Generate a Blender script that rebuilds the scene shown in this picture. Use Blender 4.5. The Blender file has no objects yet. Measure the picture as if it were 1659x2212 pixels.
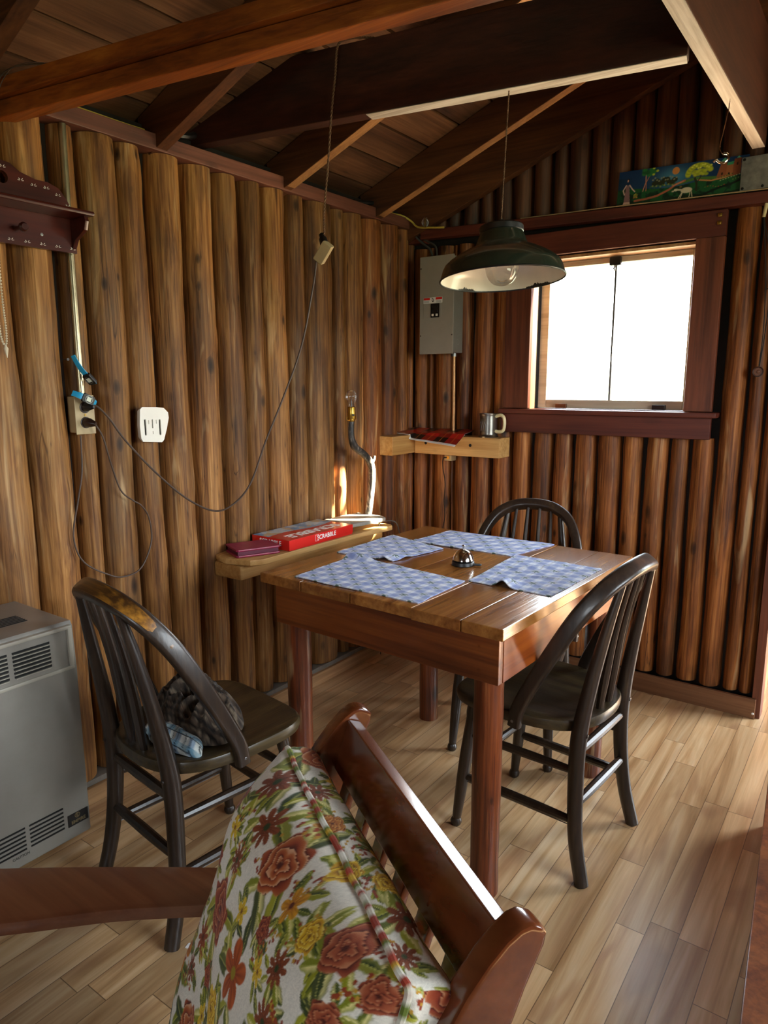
import bpy, bmesh, math, random
import numpy as np
from mathutils import Vector, Matrix, noise as mnoise

PI = math.pi
scene = bpy.context.scene
COL = scene.collection
rng = random.Random(11)

# ------------------------------------------------------------------ colour
def s2l(c):
    return c / 12.92 if c <= 0.04045 else ((c + 0.055) / 1.055) ** 2.4
def hexc(h):
    h = h.lstrip('#')
    return tuple(s2l(int(h[i:i + 2], 16) / 255) for i in (0, 2, 4))

# ------------------------------------------------------------------ nodes
class Mat:
    def __init__(self, name, rough=0.5, metal=0.0, spec=0.5, coat=0.0):
        self.m = bpy.data.materials.new(name)
        self.m.use_nodes = True
        self.nt = self.m.node_tree
        self.b = self.nt.nodes['Principled BSDF']
        self.b.inputs['Roughness'].default_value = rough
        self.b.inputs['Metallic'].default_value = metal
        self.b.inputs['Specular IOR Level'].default_value = spec
        self.b.inputs['Coat Weight'].default_value = coat
        self.b.inputs['Coat Roughness'].default_value = 0.12
    def n(self, t, **kw):
        nd = self.nt.nodes.new(t)
        for k, v in kw.items():
            setattr(nd, k, v)
        return nd
    def link(self, a, b):
        self.nt.links.new(a, b)
    def put(self, sock, v):
        if isinstance(v, bpy.types.NodeSocket):
            self.link(v, sock)
        elif isinstance(v, (tuple, list)) and sock.type == 'RGBA' and len(v) == 3:
            sock.default_value = (*v, 1)
        else:
            sock.default_value = v
    def math(self, op, a, b=0.0, c=0.0, clamp=False):
        nd = self.n('ShaderNodeMath', operation=op, use_clamp=clamp)
        self.put(nd.inputs[0], a); self.put(nd.inputs[1], b); self.put(nd.inputs[2], c)
        return nd.outputs[0]
    def vmath(self, op, a, b=(0, 0, 0)):
        nd = self.n('ShaderNodeVectorMath', operation=op)
        self.put(nd.inputs[0], a); self.put(nd.inputs[1], b)
        return nd.outputs[0]
    def mapping(self, vec, scale=(1, 1, 1), loc=(0, 0, 0)):
        nd = self.n('ShaderNodeMapping')
        self.put(nd.inputs['Vector'], vec); nd.inputs['Scale'].default_value = scale
        nd.inputs['Location'].default_value = loc
        return nd.outputs[0]
    def noise(self, vec, scale=1.0, detail=4.0, rough=0.55, dist=0.0, color=False):
        nd = self.n('ShaderNodeTexNoise')
        self.put(nd.inputs['Vector'], vec); nd.inputs['Scale'].default_value = scale
        nd.inputs['Detail'].default_value = detail; nd.inputs['Roughness'].default_value = rough
        nd.inputs['Distortion'].default_value = dist
        return nd.outputs['Color' if color else 'Fac']
    def ramp(self, fac, stops, interp='LINEAR'):
        nd = self.n('ShaderNodeValToRGB')
        cr = nd.color_ramp; cr.interpolation = interp
        while len(cr.elements) < len(stops):
            cr.elements.new(0.5)
        for e, (p, c) in zip(cr.elements, stops):
            e.position = p; e.color = (*c, 1) if len(c) == 3 else c
        self.put(nd.inputs[0], fac)
        return nd.outputs[0]
    def mix(self, fac, a, b, mode='MIX'):
        nd = self.n('ShaderNodeMix', data_type='RGBA', blend_type=mode)
        self.put(nd.inputs[0], fac); self.put(nd.inputs[6], a); self.put(nd.inputs[7], b)
        return nd.outputs[2]
    def maprange(self, v, a, b, c=0.0, d=1.0):
        nd = self.n('ShaderNodeMapRange')
        self.put(nd.inputs[0], v)
        for i, x in enumerate((a, b, c, d)):
            nd.inputs[i + 1].default_value = x
        return nd.outputs[0]
    def objco(self, rand=True):
        tc = self.n('ShaderNodeTexCoord').outputs['Object']
        if not rand:
            return tc
        r = self.rand()
        cb = self.n('ShaderNodeCombineXYZ')
        for i, k in enumerate((13.7, 29.3, 41.9)):
            self.put(cb.inputs[i], self.math('MULTIPLY', r, k))
        return self.vmath('ADD', tc, cb.outputs[0])
    def rand(self):
        return self.n('ShaderNodeObjectInfo').outputs['Random']
    def color(self, c):
        self.put(self.b.inputs['Base Color'], c)
    def rough(self, v):
        self.put(self.b.inputs['Roughness'], v)
    def bump(self, h, strength=0.2, dist=0.01):
        nd = self.n('ShaderNodeBump')
        nd.inputs['Strength'].default_value = strength
        nd.inputs['Distance'].default_value = dist
        self.put(nd.inputs['Height'], h)
        self.link(nd.outputs[0], self.b.inputs['Normal'])

def wood(name, cols, axis='Z', scale=1.0, rough=0.5, bump=0.25, knots=0.0, rnd=0.25, coat=0.0, streak=0.35, blotch=0.3, spec=0.5, dirt=0.0, crack=0.0):
    m = Mat(name, rough=rough, coat=coat, spec=spec)
    co = m.objco()
    def sc(a, along):
        v = [a * scale] * 3
        v['XYZ'.index(axis)] = along * scale
        return tuple(v)
    n1 = m.noise(m.mapping(co, sc(16, 1.3)), 1.0, 5, 0.6, 0.7)
    n2 = m.noise(m.mapping(co, sc(110, 3.0)), 1.0, 3, 0.6, 0.2)
    n3 = m.noise(m.mapping(co, sc(5, 2.2)), 1.0, 3, 0.5, 0.0)
    f = m.math('ADD', m.math('MULTIPLY', n1, 1.0 - streak), m.math('MULTIPLY', n2, streak))
    k = len(cols)
    c = m.ramp(f, [(0.30 + 0.40 * i / (k - 1), hexc(x)) for i, x in enumerate(cols)])
    bl = m.maprange(n3, 0.3, 0.7, 1 - blotch, 1 + blotch * 0.7)
    br = m.maprange(m.rand(), 0, 1, 1 - rnd, 1 + rnd)
    g = m.math('MULTIPLY', bl, br)
    cg = m.n('ShaderNodeCombineXYZ')
    for i in range(3):
        m.put(cg.inputs[i], g)
    c = m.mix(1.0, c, cg.outputs[0], 'MULTIPLY')
    if dirt > 0:
        d = m.noise(m.mapping(co, sc(9, 3.5)), 1.0, 4, 0.65)
        c = m.mix(m.maprange(d, 0.52, 0.72, 0, dirt), c, hexc('#75654f'), 'MIX')
    if crack > 0:
        ck = m.noise(m.mapping(m.vmath('ADD', co, (3.1, 1.7, 0.4)), sc(34, 1.1)), 1.0, 3, 0.5, 0.9)
        line = m.math('SUBTRACT', 1.0, m.math('DIVIDE', m.math('ABSOLUTE', m.math('SUBTRACT', ck, 0.5)), 0.018), clamp=True)
        where = m.maprange(m.noise(m.mapping(co, sc(7, 2.0)), 1.0, 2, 0.5), 0.5, 0.62, 0, crack)
        c = m.mix(m.math('MULTIPLY', line, where), c, hexc('#24130a'))
        pale = m.noise(m.mapping(m.vmath('ADD', co, (7.7, 2.2, 5.0)), sc(24, 2.4)), 1.0, 3, 0.55, 0.6)
        c = m.mix(m.maprange(pale, 0.60, 0.72, 0, 0.45), c, hexc('#d8b684'))
        dk = m.noise(m.mapping(m.vmath('ADD', co, (1.7, 9.2, 2.0)), sc(20, 3.0)), 1.0, 4, 0.6, 0.8)
        c = m.mix(m.maprange(dk, 0.56, 0.72, 0, 0.6), c, hexc('#4a2a14'))
    if knots > 0:
        v = m.n('ShaderNodeTexVoronoi')
        m.put(v.inputs['Vector'], m.mapping(m.vmath('ADD', co, (0.3, 0.1, 0.7)), sc(15, 7.0)))
        v.inputs['Scale'].default_value = 1.0
        sep = m.n('ShaderNodeSeparateColor'); m.put(sep.inputs[0], v.outputs['Color'])
        gate = m.math('GREATER_THAN', sep.outputs[0], 0.50)
        rad = m.maprange(sep.outputs[1], 0, 1, 0.08, 0.26)
        kd = m.math('SUBTRACT', 1.0, m.math('DIVIDE', v.outputs['Distance'], rad), clamp=True)
        halo = m.math('MULTIPLY', m.math('SUBTRACT', 1.0, m.math('DIVIDE', v.outputs['Distance'], m.math('MULTIPLY', rad, 2.6)), clamp=True), gate)
        c = m.mix(m.math('MULTIPLY', halo, 0.45 * knots), c, hexc(cols[0]))
        c = m.mix(m.math('MULTIPLY', m.math('MULTIPLY', m.math('POWER', kd, 0.5), gate), knots), c, hexc('#1c0e08'))
    m.color(c)
    m.bump(m.math('ADD', n2, m.math('MULTIPLY', n1, 0.8)), bump, 0.004)
    return m.m

def plain(name, col, rough=0.5, metal=0.0, spec=0.5, var=0.0, coat=0.0, vscale=20, bump=0.0):
    m = Mat(name, rough=rough, metal=metal, spec=spec, coat=coat)
    c = hexc(col)
    n = m.noise(m.objco(), vscale, 4, 0.6)
    m.color(m.mix(m.maprange(n, 0.3, 0.7, 0, 1), tuple(x * (1 - var) for x in c), tuple(min(1, x * (1 + var)) for x in c)))
    if bump:
        m.bump(n, bump, 0.003)
    return m.m

def vcol(name, rough=0.85, bump=0.0, bscale=400, spec=0.25, coat=0.0, sheen=0.0):
    m = Mat(name, rough=rough, spec=spec, coat=coat)
    a = m.n('ShaderNodeAttribute'); a.attribute_name = 'Col'
    m.color(a.outputs['Color'])
    if sheen:
        m.b.inputs['Sheen Weight'].default_value = sheen
    if bump:
        m.bump(m.noise(m.objco(False), bscale, 2, 0.6), bump, 0.002)
    return m.m

def glass(name, tint=(1, 1, 1), refl=0.08):
    m = Mat(name)
    nt = m.nt
    t = m.n('ShaderNodeBsdfTransparent'); t.inputs[0].default_value = (*tint, 1)
    g = m.n('ShaderNodeBsdfGlossy'); g.inputs['Roughness'].default_value = 0.02
    lw = m.n('ShaderNodeLayerWeight'); lw.inputs[0].default_value = 0.35
    f = m.math('ADD', m.math('MULTIPLY', lw.outputs['Fresnel'], 0.5), refl, clamp=True)
    mx = m.n('ShaderNodeMixShader')
    m.put(mx.inputs[0], f); m.link(t.outputs[0], mx.inputs[1]); m.link(g.outputs[0], mx.inputs[2])
    m.link(mx.outputs[0], nt.nodes['Material Output'].inputs['Surface'])
    return m.m

# ------------------------------------------------------------------ mesh helpers
def rotz(a):
    return Matrix.Rotation(a, 3, 'Z')
def frame(origin, x, y, z=None):
    x = Vector(x).normalized(); y = Vector(y).normalized()
    z = Vector(z).normalized() if z is not None else x.cross(y).normalized()
    M = Matrix((x, y, z)).transposed().to_4x4()
    M.translation = Vector(origin)
    return M
def B():
    return bmesh.new()
def merge(bm, src, M=None):
    vm = [bm.verts.new(M @ v.co if M is not None else v.co) for v in src.verts]
    src.verts.index_update()
    for f in src.faces:
        try:
            bm.faces.new([vm[v.index] for v in f.verts])
        except ValueError:
            pass
    src.free()
def box(bm, c, size, R=None, bev=0.0, seg=2):
    b = bmesh.new()
    bmesh.ops.create_cube(b, size=1.0)
    for v in b.verts:
        v.co = Vector((v.co.x * size[0], v.co.y * size[1], v.co.z * size[2]))
    if bev > 0:
        bmesh.ops.bevel(b, geom=b.edges[:], offset=min(bev, min(size) * 0.45), segments=seg, affect='EDGES', profile=0.5)
    M = (R.to_4x4() if R is not None else Matrix.Identity(4))
    M.translation = Vector(c)
    merge(bm, b, M)
def box2(bm, lo, hi, bev=0.0, seg=2):
    box(bm, [(a + b) / 2 for a, b in zip(lo, hi)], [abs(b - a) for a, b in zip(lo, hi)], None, bev, seg)
def beam(bm, A, Bp, w, h, up=(0, 0, 1), bev=0.003):
    """A,B on the centreline of the beam; w across, h along up"""
    A = Vector(A); Bp = Vector(Bp)
    x = (Bp - A).normalized(); u = Vector(up); y = u.cross(x).normalized(); z = x.cross(y)
    R = Matrix((x, y, z)).transposed()
    box(bm, (A + Bp) / 2, ((Bp - A).length, w, h), R, bev)
def catmull(pts, n=8):
    P = [Vector(p) for p in pts]
    P = [P[0] * 2 - P[1]] + P + [P[-1] * 2 - P[-2]]
    out = []
    for i in range(1, len(P) - 2):
        for k in range(n):
            t = k / n
            a, b, c, d = P[i - 1], P[i], P[i + 1], P[i + 2]
            out.append(0.5 * ((2 * b) + (c - a) * t + (2 * a - 5 * b + 4 * c - d) * t * t + (3 * b - a - 3 * c + d) * t ** 3))
    out.append(P[-2])
    return out
def lerp_list(vals, n):
    out = []
    for i in range(n):
        t = i / (n - 1) * (len(vals) - 1); k = min(int(t), len(vals) - 2)
        out.append(vals[k] + (vals[k + 1] - vals[k]) * (t - k))
    return out
def tube(bm, pts, r, seg=10, caps=True, normal=None, flat=1.0, closed=False, sq=0.0):
    """sweep; r number or list; normal = plane normal for flat profiles: width r in plane, r*flat along normal"""
    P = [Vector(p) for p in pts]; n = len(P)
    R = r if isinstance(r, (list, tuple)) else [r] * n
    if len(R) != n:
        R = lerp_list(list(R), n)
    rings = []; prev = None
    for i in range(n):
        if closed:
            t = (P[(i + 1) % n] - P[i - 1]).normalized()
        else:
            t = (P[min(i + 1, n - 1)] - P[max(i - 1, 0)]).normalized()
        if normal is not None:
            nn = Vector(normal); s = t.cross(nn).normalized(); q = s.cross(t).normalized()
        else:
            if prev is None:
                s = t.orthogonal().normalized()
            else:
                s = (prev - t * prev.dot(t)).normalized()
            prev = s; q = t.cross(s).normalized()
        ring = []
        for k in range(seg):
            a = 2 * PI * k / seg; ca, sa = math.cos(a), math.sin(a)
            if sq:
                e = 1 - sq * 0.75
                ca = math.copysign(abs(ca) ** e, ca); sa = math.copysign(abs(sa) ** e, sa)
            ring.append(bm.verts.new(P[i] + s * (ca * R[i]) + q * (sa * R[i] * flat)))
        rings.append(ring)
    m = n if closed else n - 1
    for i in range(m):
        a = rings[i]; b = rings[(i + 1) % n]
        for k in range(seg):
            bm.faces.new([a[k], a[(k + 1) % seg], b[(k + 1) % seg], b[k]])
    if caps and not closed:
        bm.faces.new(list(reversed(rings[0]))); bm.faces.new(rings[-1])
    return rings
def lathe(bm, prof, seg=32, M=None, cap0=True, cap1=True):
    """prof list of (r, z)"""
    M = M or Matrix.Identity(4); rings = []
    for r, z in prof:
        rings.append([bm.verts.new(M @ Vector((r * math.cos(2 * PI * k / seg), r * math.sin(2 * PI * k / seg), z))) for k in range(seg)])
    for a, b in zip(rings, rings[1:]):
        for k in range(seg):
            bm.faces.new([a[k], a[(k + 1) % seg], b[(k + 1) % seg], b[k]])
    if cap0:
        bm.faces.new(list(reversed(rings[0])))
    if cap1:
        bm.faces.new(rings[-1])
def prism(bm, poly, depth, M=None, bev=0.0):
    """poly list of 2D points in local xy, extruded along local z from 0 to depth"""
    b = bmesh.new()
    v0 = [b.verts.new((x, y, 0)) for x, y in poly]
    f = b.faces.new(v0)
    g = bmesh.ops.extrude_face_region(b, geom=[f])
    bmesh.ops.translate(b, verts=[v for v in g['geom'] if isinstance(v, bmesh.types.BMVert)], vec=(0, 0, depth))
    bmesh.ops.recalc_face_normals(b, faces=b.faces[:])
    if bev:
        ed = [e for e in b.edges if abs(e.verts[0].co.z - e.verts[1].co.z) < 1e-6]
        bmesh.ops.bevel(b, geom=ed, offset=bev, segments=2, affect='EDGES', profile=0.5)
    merge(bm, b, M)
def grid(bm, f, nu, nv, thick=0.0, closed_u=False):
    """surface f(u,v)->Vector on [0,1]^2; returns list of verts row major"""
    V = [[bm.verts.new(f(i / nu, j / nv)) for j in range(nv + 1)] for i in range(nu + 1)]
    for i in range(nu):
        for j in range(nv):
            bm.faces.new([V[i][j], V[i + 1][j], V[i + 1][j + 1], V[i][j + 1]])
    return V
def curve_mesh(bm, splines, depth, M=None, bev=0.0):
    """filled flat shape with holes: splines list of 2D point lists"""
    cu = bpy.data.curves.new('tmp', 'CURVE'); cu.dimensions = '2D'; cu.fill_mode = 'BOTH'
    cu.extrude = depth / 2; cu.bevel_depth = bev; cu.bevel_resolution = 1
    for s in splines:
        sp = cu.splines.new('POLY'); sp.points.add(len(s) - 1); sp.use_cyclic_u = True
        for p, (x, y) in zip(sp.points, s):
            p.co = (x, y, 0, 1)
    _obj_to_bm(bm, cu, M)
def text_mesh(bm, txt, size, depth, M=None, bold=0.0):
    cu = bpy.data.curves.new('tmp', 'FONT'); cu.body = txt; cu.size = size; cu.extrude = depth
    cu.align_x = 'CENTER'; cu.align_y = 'CENTER'; cu.offset = bold
    _obj_to_bm(bm, cu, M)
def _obj_to_bm(bm, cu, M):
    o = bpy.data.objects.new('tmp', cu); COL.objects.link(o)
    dg = bpy.context.evaluated_depsgraph_get(); dg.update()
    me = bpy.data.meshes.new_from_object(o.evaluated_get(dg))
    b = bmesh.new(); b.from_mesh(me)
    bpy.data.objects.remove(o); bpy.data.curves.remove(cu); bpy.data.meshes.remove(me)
    bmesh.ops.remove_doubles(b, verts=b.verts[:], dist=1e-6)
    merge(bm, b, M)
def ellipse(cx, cy, rx, ry, n=20):
    return [(cx + rx * math.cos(2 * PI * k / n), cy + ry * math.sin(2 * PI * k / n)) for k in range(n)]

# ------------------------------------------------------------------ objects
MW = {}
def _finish(me, sharp=35):
    for p in me.polygons:
        p.use_smooth = True
    me.set_sharp_from_angle(angle=math.radians(sharp))
def tag(o, label=None, cat=None, group=None, kind=None):
    if label: o['label'] = label
    if cat: o['category'] = cat
    if group: o['group'] = group
    if kind: o['kind'] = kind
    return o
def thing(name, label, cat, loc=(0, 0, 0), rz=0.0, group=None):
    o = bpy.data.objects.new(name, None); COL.objects.link(o)
    o.empty_display_size = 0.05
    o.location = loc; o.rotation_euler = (0, 0, rz)
    MW[o] = Matrix.Translation(Vector(loc)) @ Matrix.Rotation(rz, 4, 'Z')
    return tag(o, label, cat, group)
def part(name, bm, mat, parent=None, local=False, sharp=35, origin=None, recalc=True, colors=None):
    """colors: array (n,3) linear, in order of bm.verts"""
    if recalc:
        bmesh.ops.recalc_face_normals(bm, faces=bm.faces[:])
    me = bpy.data.meshes.new(name)
    P = MW.get(parent, Matrix.Identity(4)) if parent is not None else Matrix.Identity(4)
    if parent is not None and not local:
        inv = P.inverted()
        bmesh.ops.transform(bm, matrix=inv, verts=bm.verts[:])
    off = Vector((0, 0, 0))
    if len(bm.verts):
        if origin is not None:
            off = Vector(origin)
            if parent is not None and not local:
                off = P.inverted() @ off
        else:
            xs = [v.co.x for v in bm.verts]; ys = [v.co.y for v in bm.verts]; zs = [v.co.z for v in bm.verts]
            off = Vector(((min(xs) + max(xs)) / 2, (min(ys) + max(ys)) / 2, min(zs)))
        bmesh.ops.translate(bm, verts=bm.verts[:], vec=-off)
    bm.to_mesh(me); bm.free()
    _finish(me, sharp)
    if colors is not None:
        at = me.color_attributes.new('Col', 'FLOAT_COLOR', 'POINT')
        c = np.ones((len(me.vertices), 4), dtype=np.float32); c[:, :3] = colors
        at.data.foreach_set('color', c.ravel())
    if mat is not None:
        me.materials.append(mat)
    o = bpy.data.objects.new(name, me); COL.objects.link(o)
    o.location = off
    if parent is not None:
        o.parent = parent
    if colors is None:
        wn = o.modifiers.new('flat_faces', 'WEIGHTED_NORMAL'); wn.keep_sharp = True; wn.weight = 80
    MW[o] = P @ Matrix.Translation(off)
    return o
def struct(name, bm, mat, parent=None, **k):
    o = part(name, bm, mat, parent, **k)
    if parent is None:
        o['kind'] = 'structure'
    return o
def copy_tree(o, parent=None):
    c = o.copy(); COL.objects.link(c)
    if parent is not None:
        c.parent = parent
    for ch in list(o.children):
        copy_tree(ch, c)
    return c
def nz(x, y=0.0, z=0.0):
    return mnoise.noise(Vector((x, y, z)))

# ------------------------------------------------------------------ materials
M_log = wood('peeled_log_gold', ['#351e0e', '#714823', '#9f6f3b', '#c2965e'], 'Z', 1.0, 0.55, 0.5, 1.0, 0.26, 0.0, 0.5, 0.34, dirt=0.30, crack=0.75, spec=0.3)
M_logr = wood('peeled_log_red', ['#2f170a', '#6b3a18', '#9a5d2b', '#bb8347'], 'Z', 1.0, 0.55, 0.5, 1.0, 0.24, 0.0, 0.5, 0.36, dirt=0.12, crack=0.75, spec=0.3)
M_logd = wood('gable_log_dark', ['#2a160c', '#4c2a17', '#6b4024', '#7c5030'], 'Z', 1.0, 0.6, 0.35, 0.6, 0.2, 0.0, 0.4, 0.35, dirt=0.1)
M_back = plain('chinking_board_dark', '#1d120b', 0.9, var=0.4)
M_trim = wood('red_stained_trim', ['#3a1710', '#57251a', '#6b3222', '#7a3d2a'], 'X', 0.8, 0.5, 0.15, 0.25, 0.1, 0.0, 0.3, 0.2)
M_trimz = wood('red_stained_trim_upright', ['#3f1a10', '#60301c', '#7a4027', '#8a4c30'], 'Z', 0.8, 0.5, 0.15, 0.25, 0.1, 0.0, 0.3, 0.2)
M_plate = wood('plate_board', ['#43241a', '#62392b', '#7a4a39', '#8a5a46'], 'Y', 0.8, 0.55, 0.2, 0.4, 0.1, 0.0, 0.3, 0.25)
M_beamo = wood('orange_beam', ['#4a1f0b', '#7c3d12', '#9a531a', '#b56d28'], 'X', 0.9, 0.45, 0.25, 0.5, 0.15, 0.0, 0.4, 0.3)
M_beamd = wood('dark_beam', ['#1c0b06', '#33160c', '#451f12', '#542a1a'], 'X', 0.8, 0.55, 0.2, 0.4, 0.1, 0.0, 0.35, 0.4)
M_beamy = wood('brown_beam', ['#28130b', '#3f2013', '#502b19', '#5e361f'], 'Y', 0.8, 0.55, 0.2, 0.4, 0.1, 0.0, 0.35, 0.3)
M_raft = wood('rafter_wood', ['#2c150a', '#4b2810', '#62381a', '#764a24'], 'X', 0.8, 0.6, 0.2, 0.5, 0.15, 0.0, 0.35, 0.3)
M_edgeo = wood('painted_lit_rafter_edge', ['#8a5a34', '#b07a48', '#c89058', '#d8a670'], 'X', 1.0, 0.6, 0.3, 0.3, 0.05, 0.0, 0.4, 0.3)  # light on the rafter undersides put into a paler wood colour
M_edgew = wood('whitewashed_lit_edge', ['#5c4638', '#b3a598', '#cfc6bc', '#ded8d0'], 'X', 0.8, 0.7, 0.4, 0.0, 0.05, 0.0, 0.4, 0.3)  # worn whitish edge, made pale to stand in for light from below
M_edgey = wood('whitewashed_lit_edge_lengthwise', ['#5c4638', '#b3a598', '#cfc6bc', '#ded8d0'], 'Y', 0.8, 0.7, 0.4, 0.0, 0.05, 0.0, 0.4, 0.3)  # same tone along Y, light from below painted in
M_roof = wood('roof_board', ['#3b2213', '#5c3a22', '#785133', '#8c6444'], 'Y', 0.8, 0.7, 0.2, 0.4, 0.2, 0.0, 0.35, 0.4)
M_pine = wood('raw_pine', ['#8f6230', '#b58547', '#cda264', '#dcb87e'], 'X', 0.8, 0.55, 0.15, 0.2, 0.08, 0.0, 0.35, 0.15)
M_piney = wood('raw_pine_lengthwise', ['#8f6230', '#b58547', '#cda264', '#dcb87e'], 'Y', 0.8, 0.55, 0.15, 0.2, 0.08, 0.0, 0.35, 0.15)
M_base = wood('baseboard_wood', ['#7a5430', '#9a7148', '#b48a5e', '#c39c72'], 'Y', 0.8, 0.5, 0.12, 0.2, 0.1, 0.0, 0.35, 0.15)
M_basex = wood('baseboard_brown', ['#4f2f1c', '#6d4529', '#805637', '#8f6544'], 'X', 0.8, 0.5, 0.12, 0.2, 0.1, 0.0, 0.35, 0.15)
M_chair = wood('chair_dark_brown', ['#15100c', '#261b14', '#34261b', '#4a3826'], 'Z', 1.2, 0.38, 0.1, 0.0, 0.1, 0.15, 0.4, 0.3)
M_seat = wood('chair_seat_brown', ['#1d1710', '#2e251a', '#40341f', '#554629'], 'Y', 1.2, 0.36, 0.1, 0.0, 0.12, 0.15, 0.4, 0.35)
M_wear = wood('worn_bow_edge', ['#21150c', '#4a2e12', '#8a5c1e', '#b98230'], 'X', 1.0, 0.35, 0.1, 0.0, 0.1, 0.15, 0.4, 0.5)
M_ttop = wood('table_top_planks', ['#3e1f0c', '#714119', '#8f5c2a', '#a87539'], 'Y', 0.7, 0.24, 0.18, 0.7, 0.15, 0.35, 0.3, 0.35)
M_tap = wood('table_apron_wood', ['#411a08', '#6d3513', '#874919', '#a06028'], 'X', 0.6, 0.35, 0.1, 0.3, 0.08, 0.25, 0.3, 0.25)
M_tleg = wood('table_leg_log', ['#2c1008', '#5a2610', '#7c3c18', '#a06636'], 'Z', 1.0, 0.4, 0.3, 0.9, 0.08, 0.15, 0.5, 0.4, crack=0.6)
M_maple = wood('armchair_wood', ['#351508', '#4f2410', '#633016', '#733c1d'], 'X', 0.35, 0.2, 0.01, 0.0, 0.05, 0.5, 0.2, 0.05)
M_arm = wood('armrest_wood', ['#4a2616', '#643822', '#74462c', '#825438'], 'X', 0.6, 0.34, 0.06, 0.0, 0.05, 0.3, 0.3, 0.2, dirt=0.25)
M_rack = wood('rack_red_brown', ['#2f0e08', '#431610', '#511d14', '#5c2418'], 'Y', 0.6, 0.3, 0.05, 0.0, 0.05, 0.3, 0.3, 0.1)
M_cab = wood('cabinet_brown', ['#3b1b0c', '#5f3016', '#7a4420', '#8c5228'], 'Z', 0.8, 0.4, 0.12, 0.3, 0.08, 0.2, 0.35, 0.25)
M_heat = plain('heater_enamel_grey', '#8b867d', 0.32, var=0.05, spec=0.5, coat=0.2)
M_heatl = plain('heater_enamel_light', '#a8a293', 0.35, var=0.04)
M_slot = plain('heater_slot_black', '#12110f', 0.8)
M_black = plain('black_plastic', '#141313', 0.4, var=0.2)
M_dkbrown = plain('brown_bakelite', '#2a1712', 0.35, var=0.2)
M_cord = plain('brown_cord', '#4a382c', 0.55, var=0.25)
M_cordt = plain('twisted_cord', '#6b4a31', 0.7, var=0.35, vscale=90)
M_cordy = plain('yellow_cable', '#c9b04a', 0.45, var=0.1)
M_cordg = plain('grey_cable', '#4a4844', 0.5, var=0.2)
M_tan = plain('tan_plastic', '#b09a72', 0.4, var=0.08)
M_chrome = plain('polished_chrome', '#d8d4cc', 0.12, 1.0)
M_steel = plain('dull_steel', '#8d8f90', 0.38, 1.0, var=0.2)
M_emt = plain('conduit_steel', '#b5a98a', 0.32, 0.9, var=0.12)
M_copper = plain('conduit_coppery', '#b98a5c', 0.35, 0.7, var=0.12)
M_brass = plain('brass', '#c7a04a', 0.28, 1.0, var=0.15)
M_panel = plain('panel_grey', '#9b968a', 0.42, var=0.04)
M_green = plain('green_enamel', '#20291f', 0.25, var=0.08, coat=0.5)
M_enamw = plain('white_enamel', '#e2dfd4', 0.3, var=0.04, coat=0.3)
M_white = plain('white_plastic', '#eae6dc', 0.42, var=0.03)
M_wpaint = plain('white_paint', '#efeadd', 0.6, var=0.05)
M_sash = wood('sash_paint_beige', ['#8d7a63', '#b5a189', '#cdbda6', '#d8cab5'], 'X', 0.6, 0.55, 0.15, 0.0, 0.05, 0.0, 0.3, 0.2)
M_reveal = wood('window_reveal_wood', ['#8a5a38', '#b98558', '#d0a070', '#deb58a'], 'Z', 0.6, 0.5, 0.12, 0.0, 0.05, 0.0, 0.3, 0.2)
M_blue = plain('blue_rubber_strap', '#1f9fd0', 0.45, var=0.08)
M_lcd = plain('lcd_grey', '#d5dacb', 0.25, var=0.03)
M_red = plain('red_card', '#d8241c', 0.35, var=0.03, coat=0.3)
M_boxw = plain('white_print', '#f5f2ec', 0.5)
M_burg = plain('burgundy_leather', '#8e2143', 0.38, var=0.15, vscale=60, bump=0.1)
M_leaves = plain('wallet_lining', '#5c1430', 0.5, var=0.1)
M_paper = plain('white_paper', '#ece9e2', 0.7, var=0.03)
M_glass = glass('window_glass', (0.97, 0.98, 0.98), 0.02)
M_bulb = glass('bulb_glass', (0.97, 0.97, 0.96), 0.05)
M_pewter = plain('pewter', '#8f8c86', 0.3, 1.0, var=0.25)
M_cream = plain('cream_handle', '#e7d9a8', 0.4, var=0.05)
M_slate = plain('birch_slab', '#8e8a82', 0.6, var=0.3, vscale=14, bump=0.2)
M_tin = plain('galvanised_tin', '#8f938f', 0.42, 0.8, var=0.25, vscale=40)
M_bead = plain('pale_beads', '#d9cdb4', 0.45, var=0.15)
M_logo = plain('logo_gold', '#8a7a58', 0.4, 0.5)
M_caut = plain('stamped_text', '#4c4a44', 0.6)

# branch of the table lamp: birch like bark
def bark():
    m = Mat('pale_bark', rough=0.5)
    co = m.objco(False)
    n = m.noise(m.mapping(co, (30, 30, 9)), 1.0, 5, 0.7, 1.2)
    m.color(m.ramp(n, [(0.44, hexc('#221f1c')), (0.54, hexc('#4a453f')), (0.68, hexc('#a79f92'))]))
    m.bump(n, 0.3, 0.003)
    return m.m
M_bark = bark()

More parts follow.
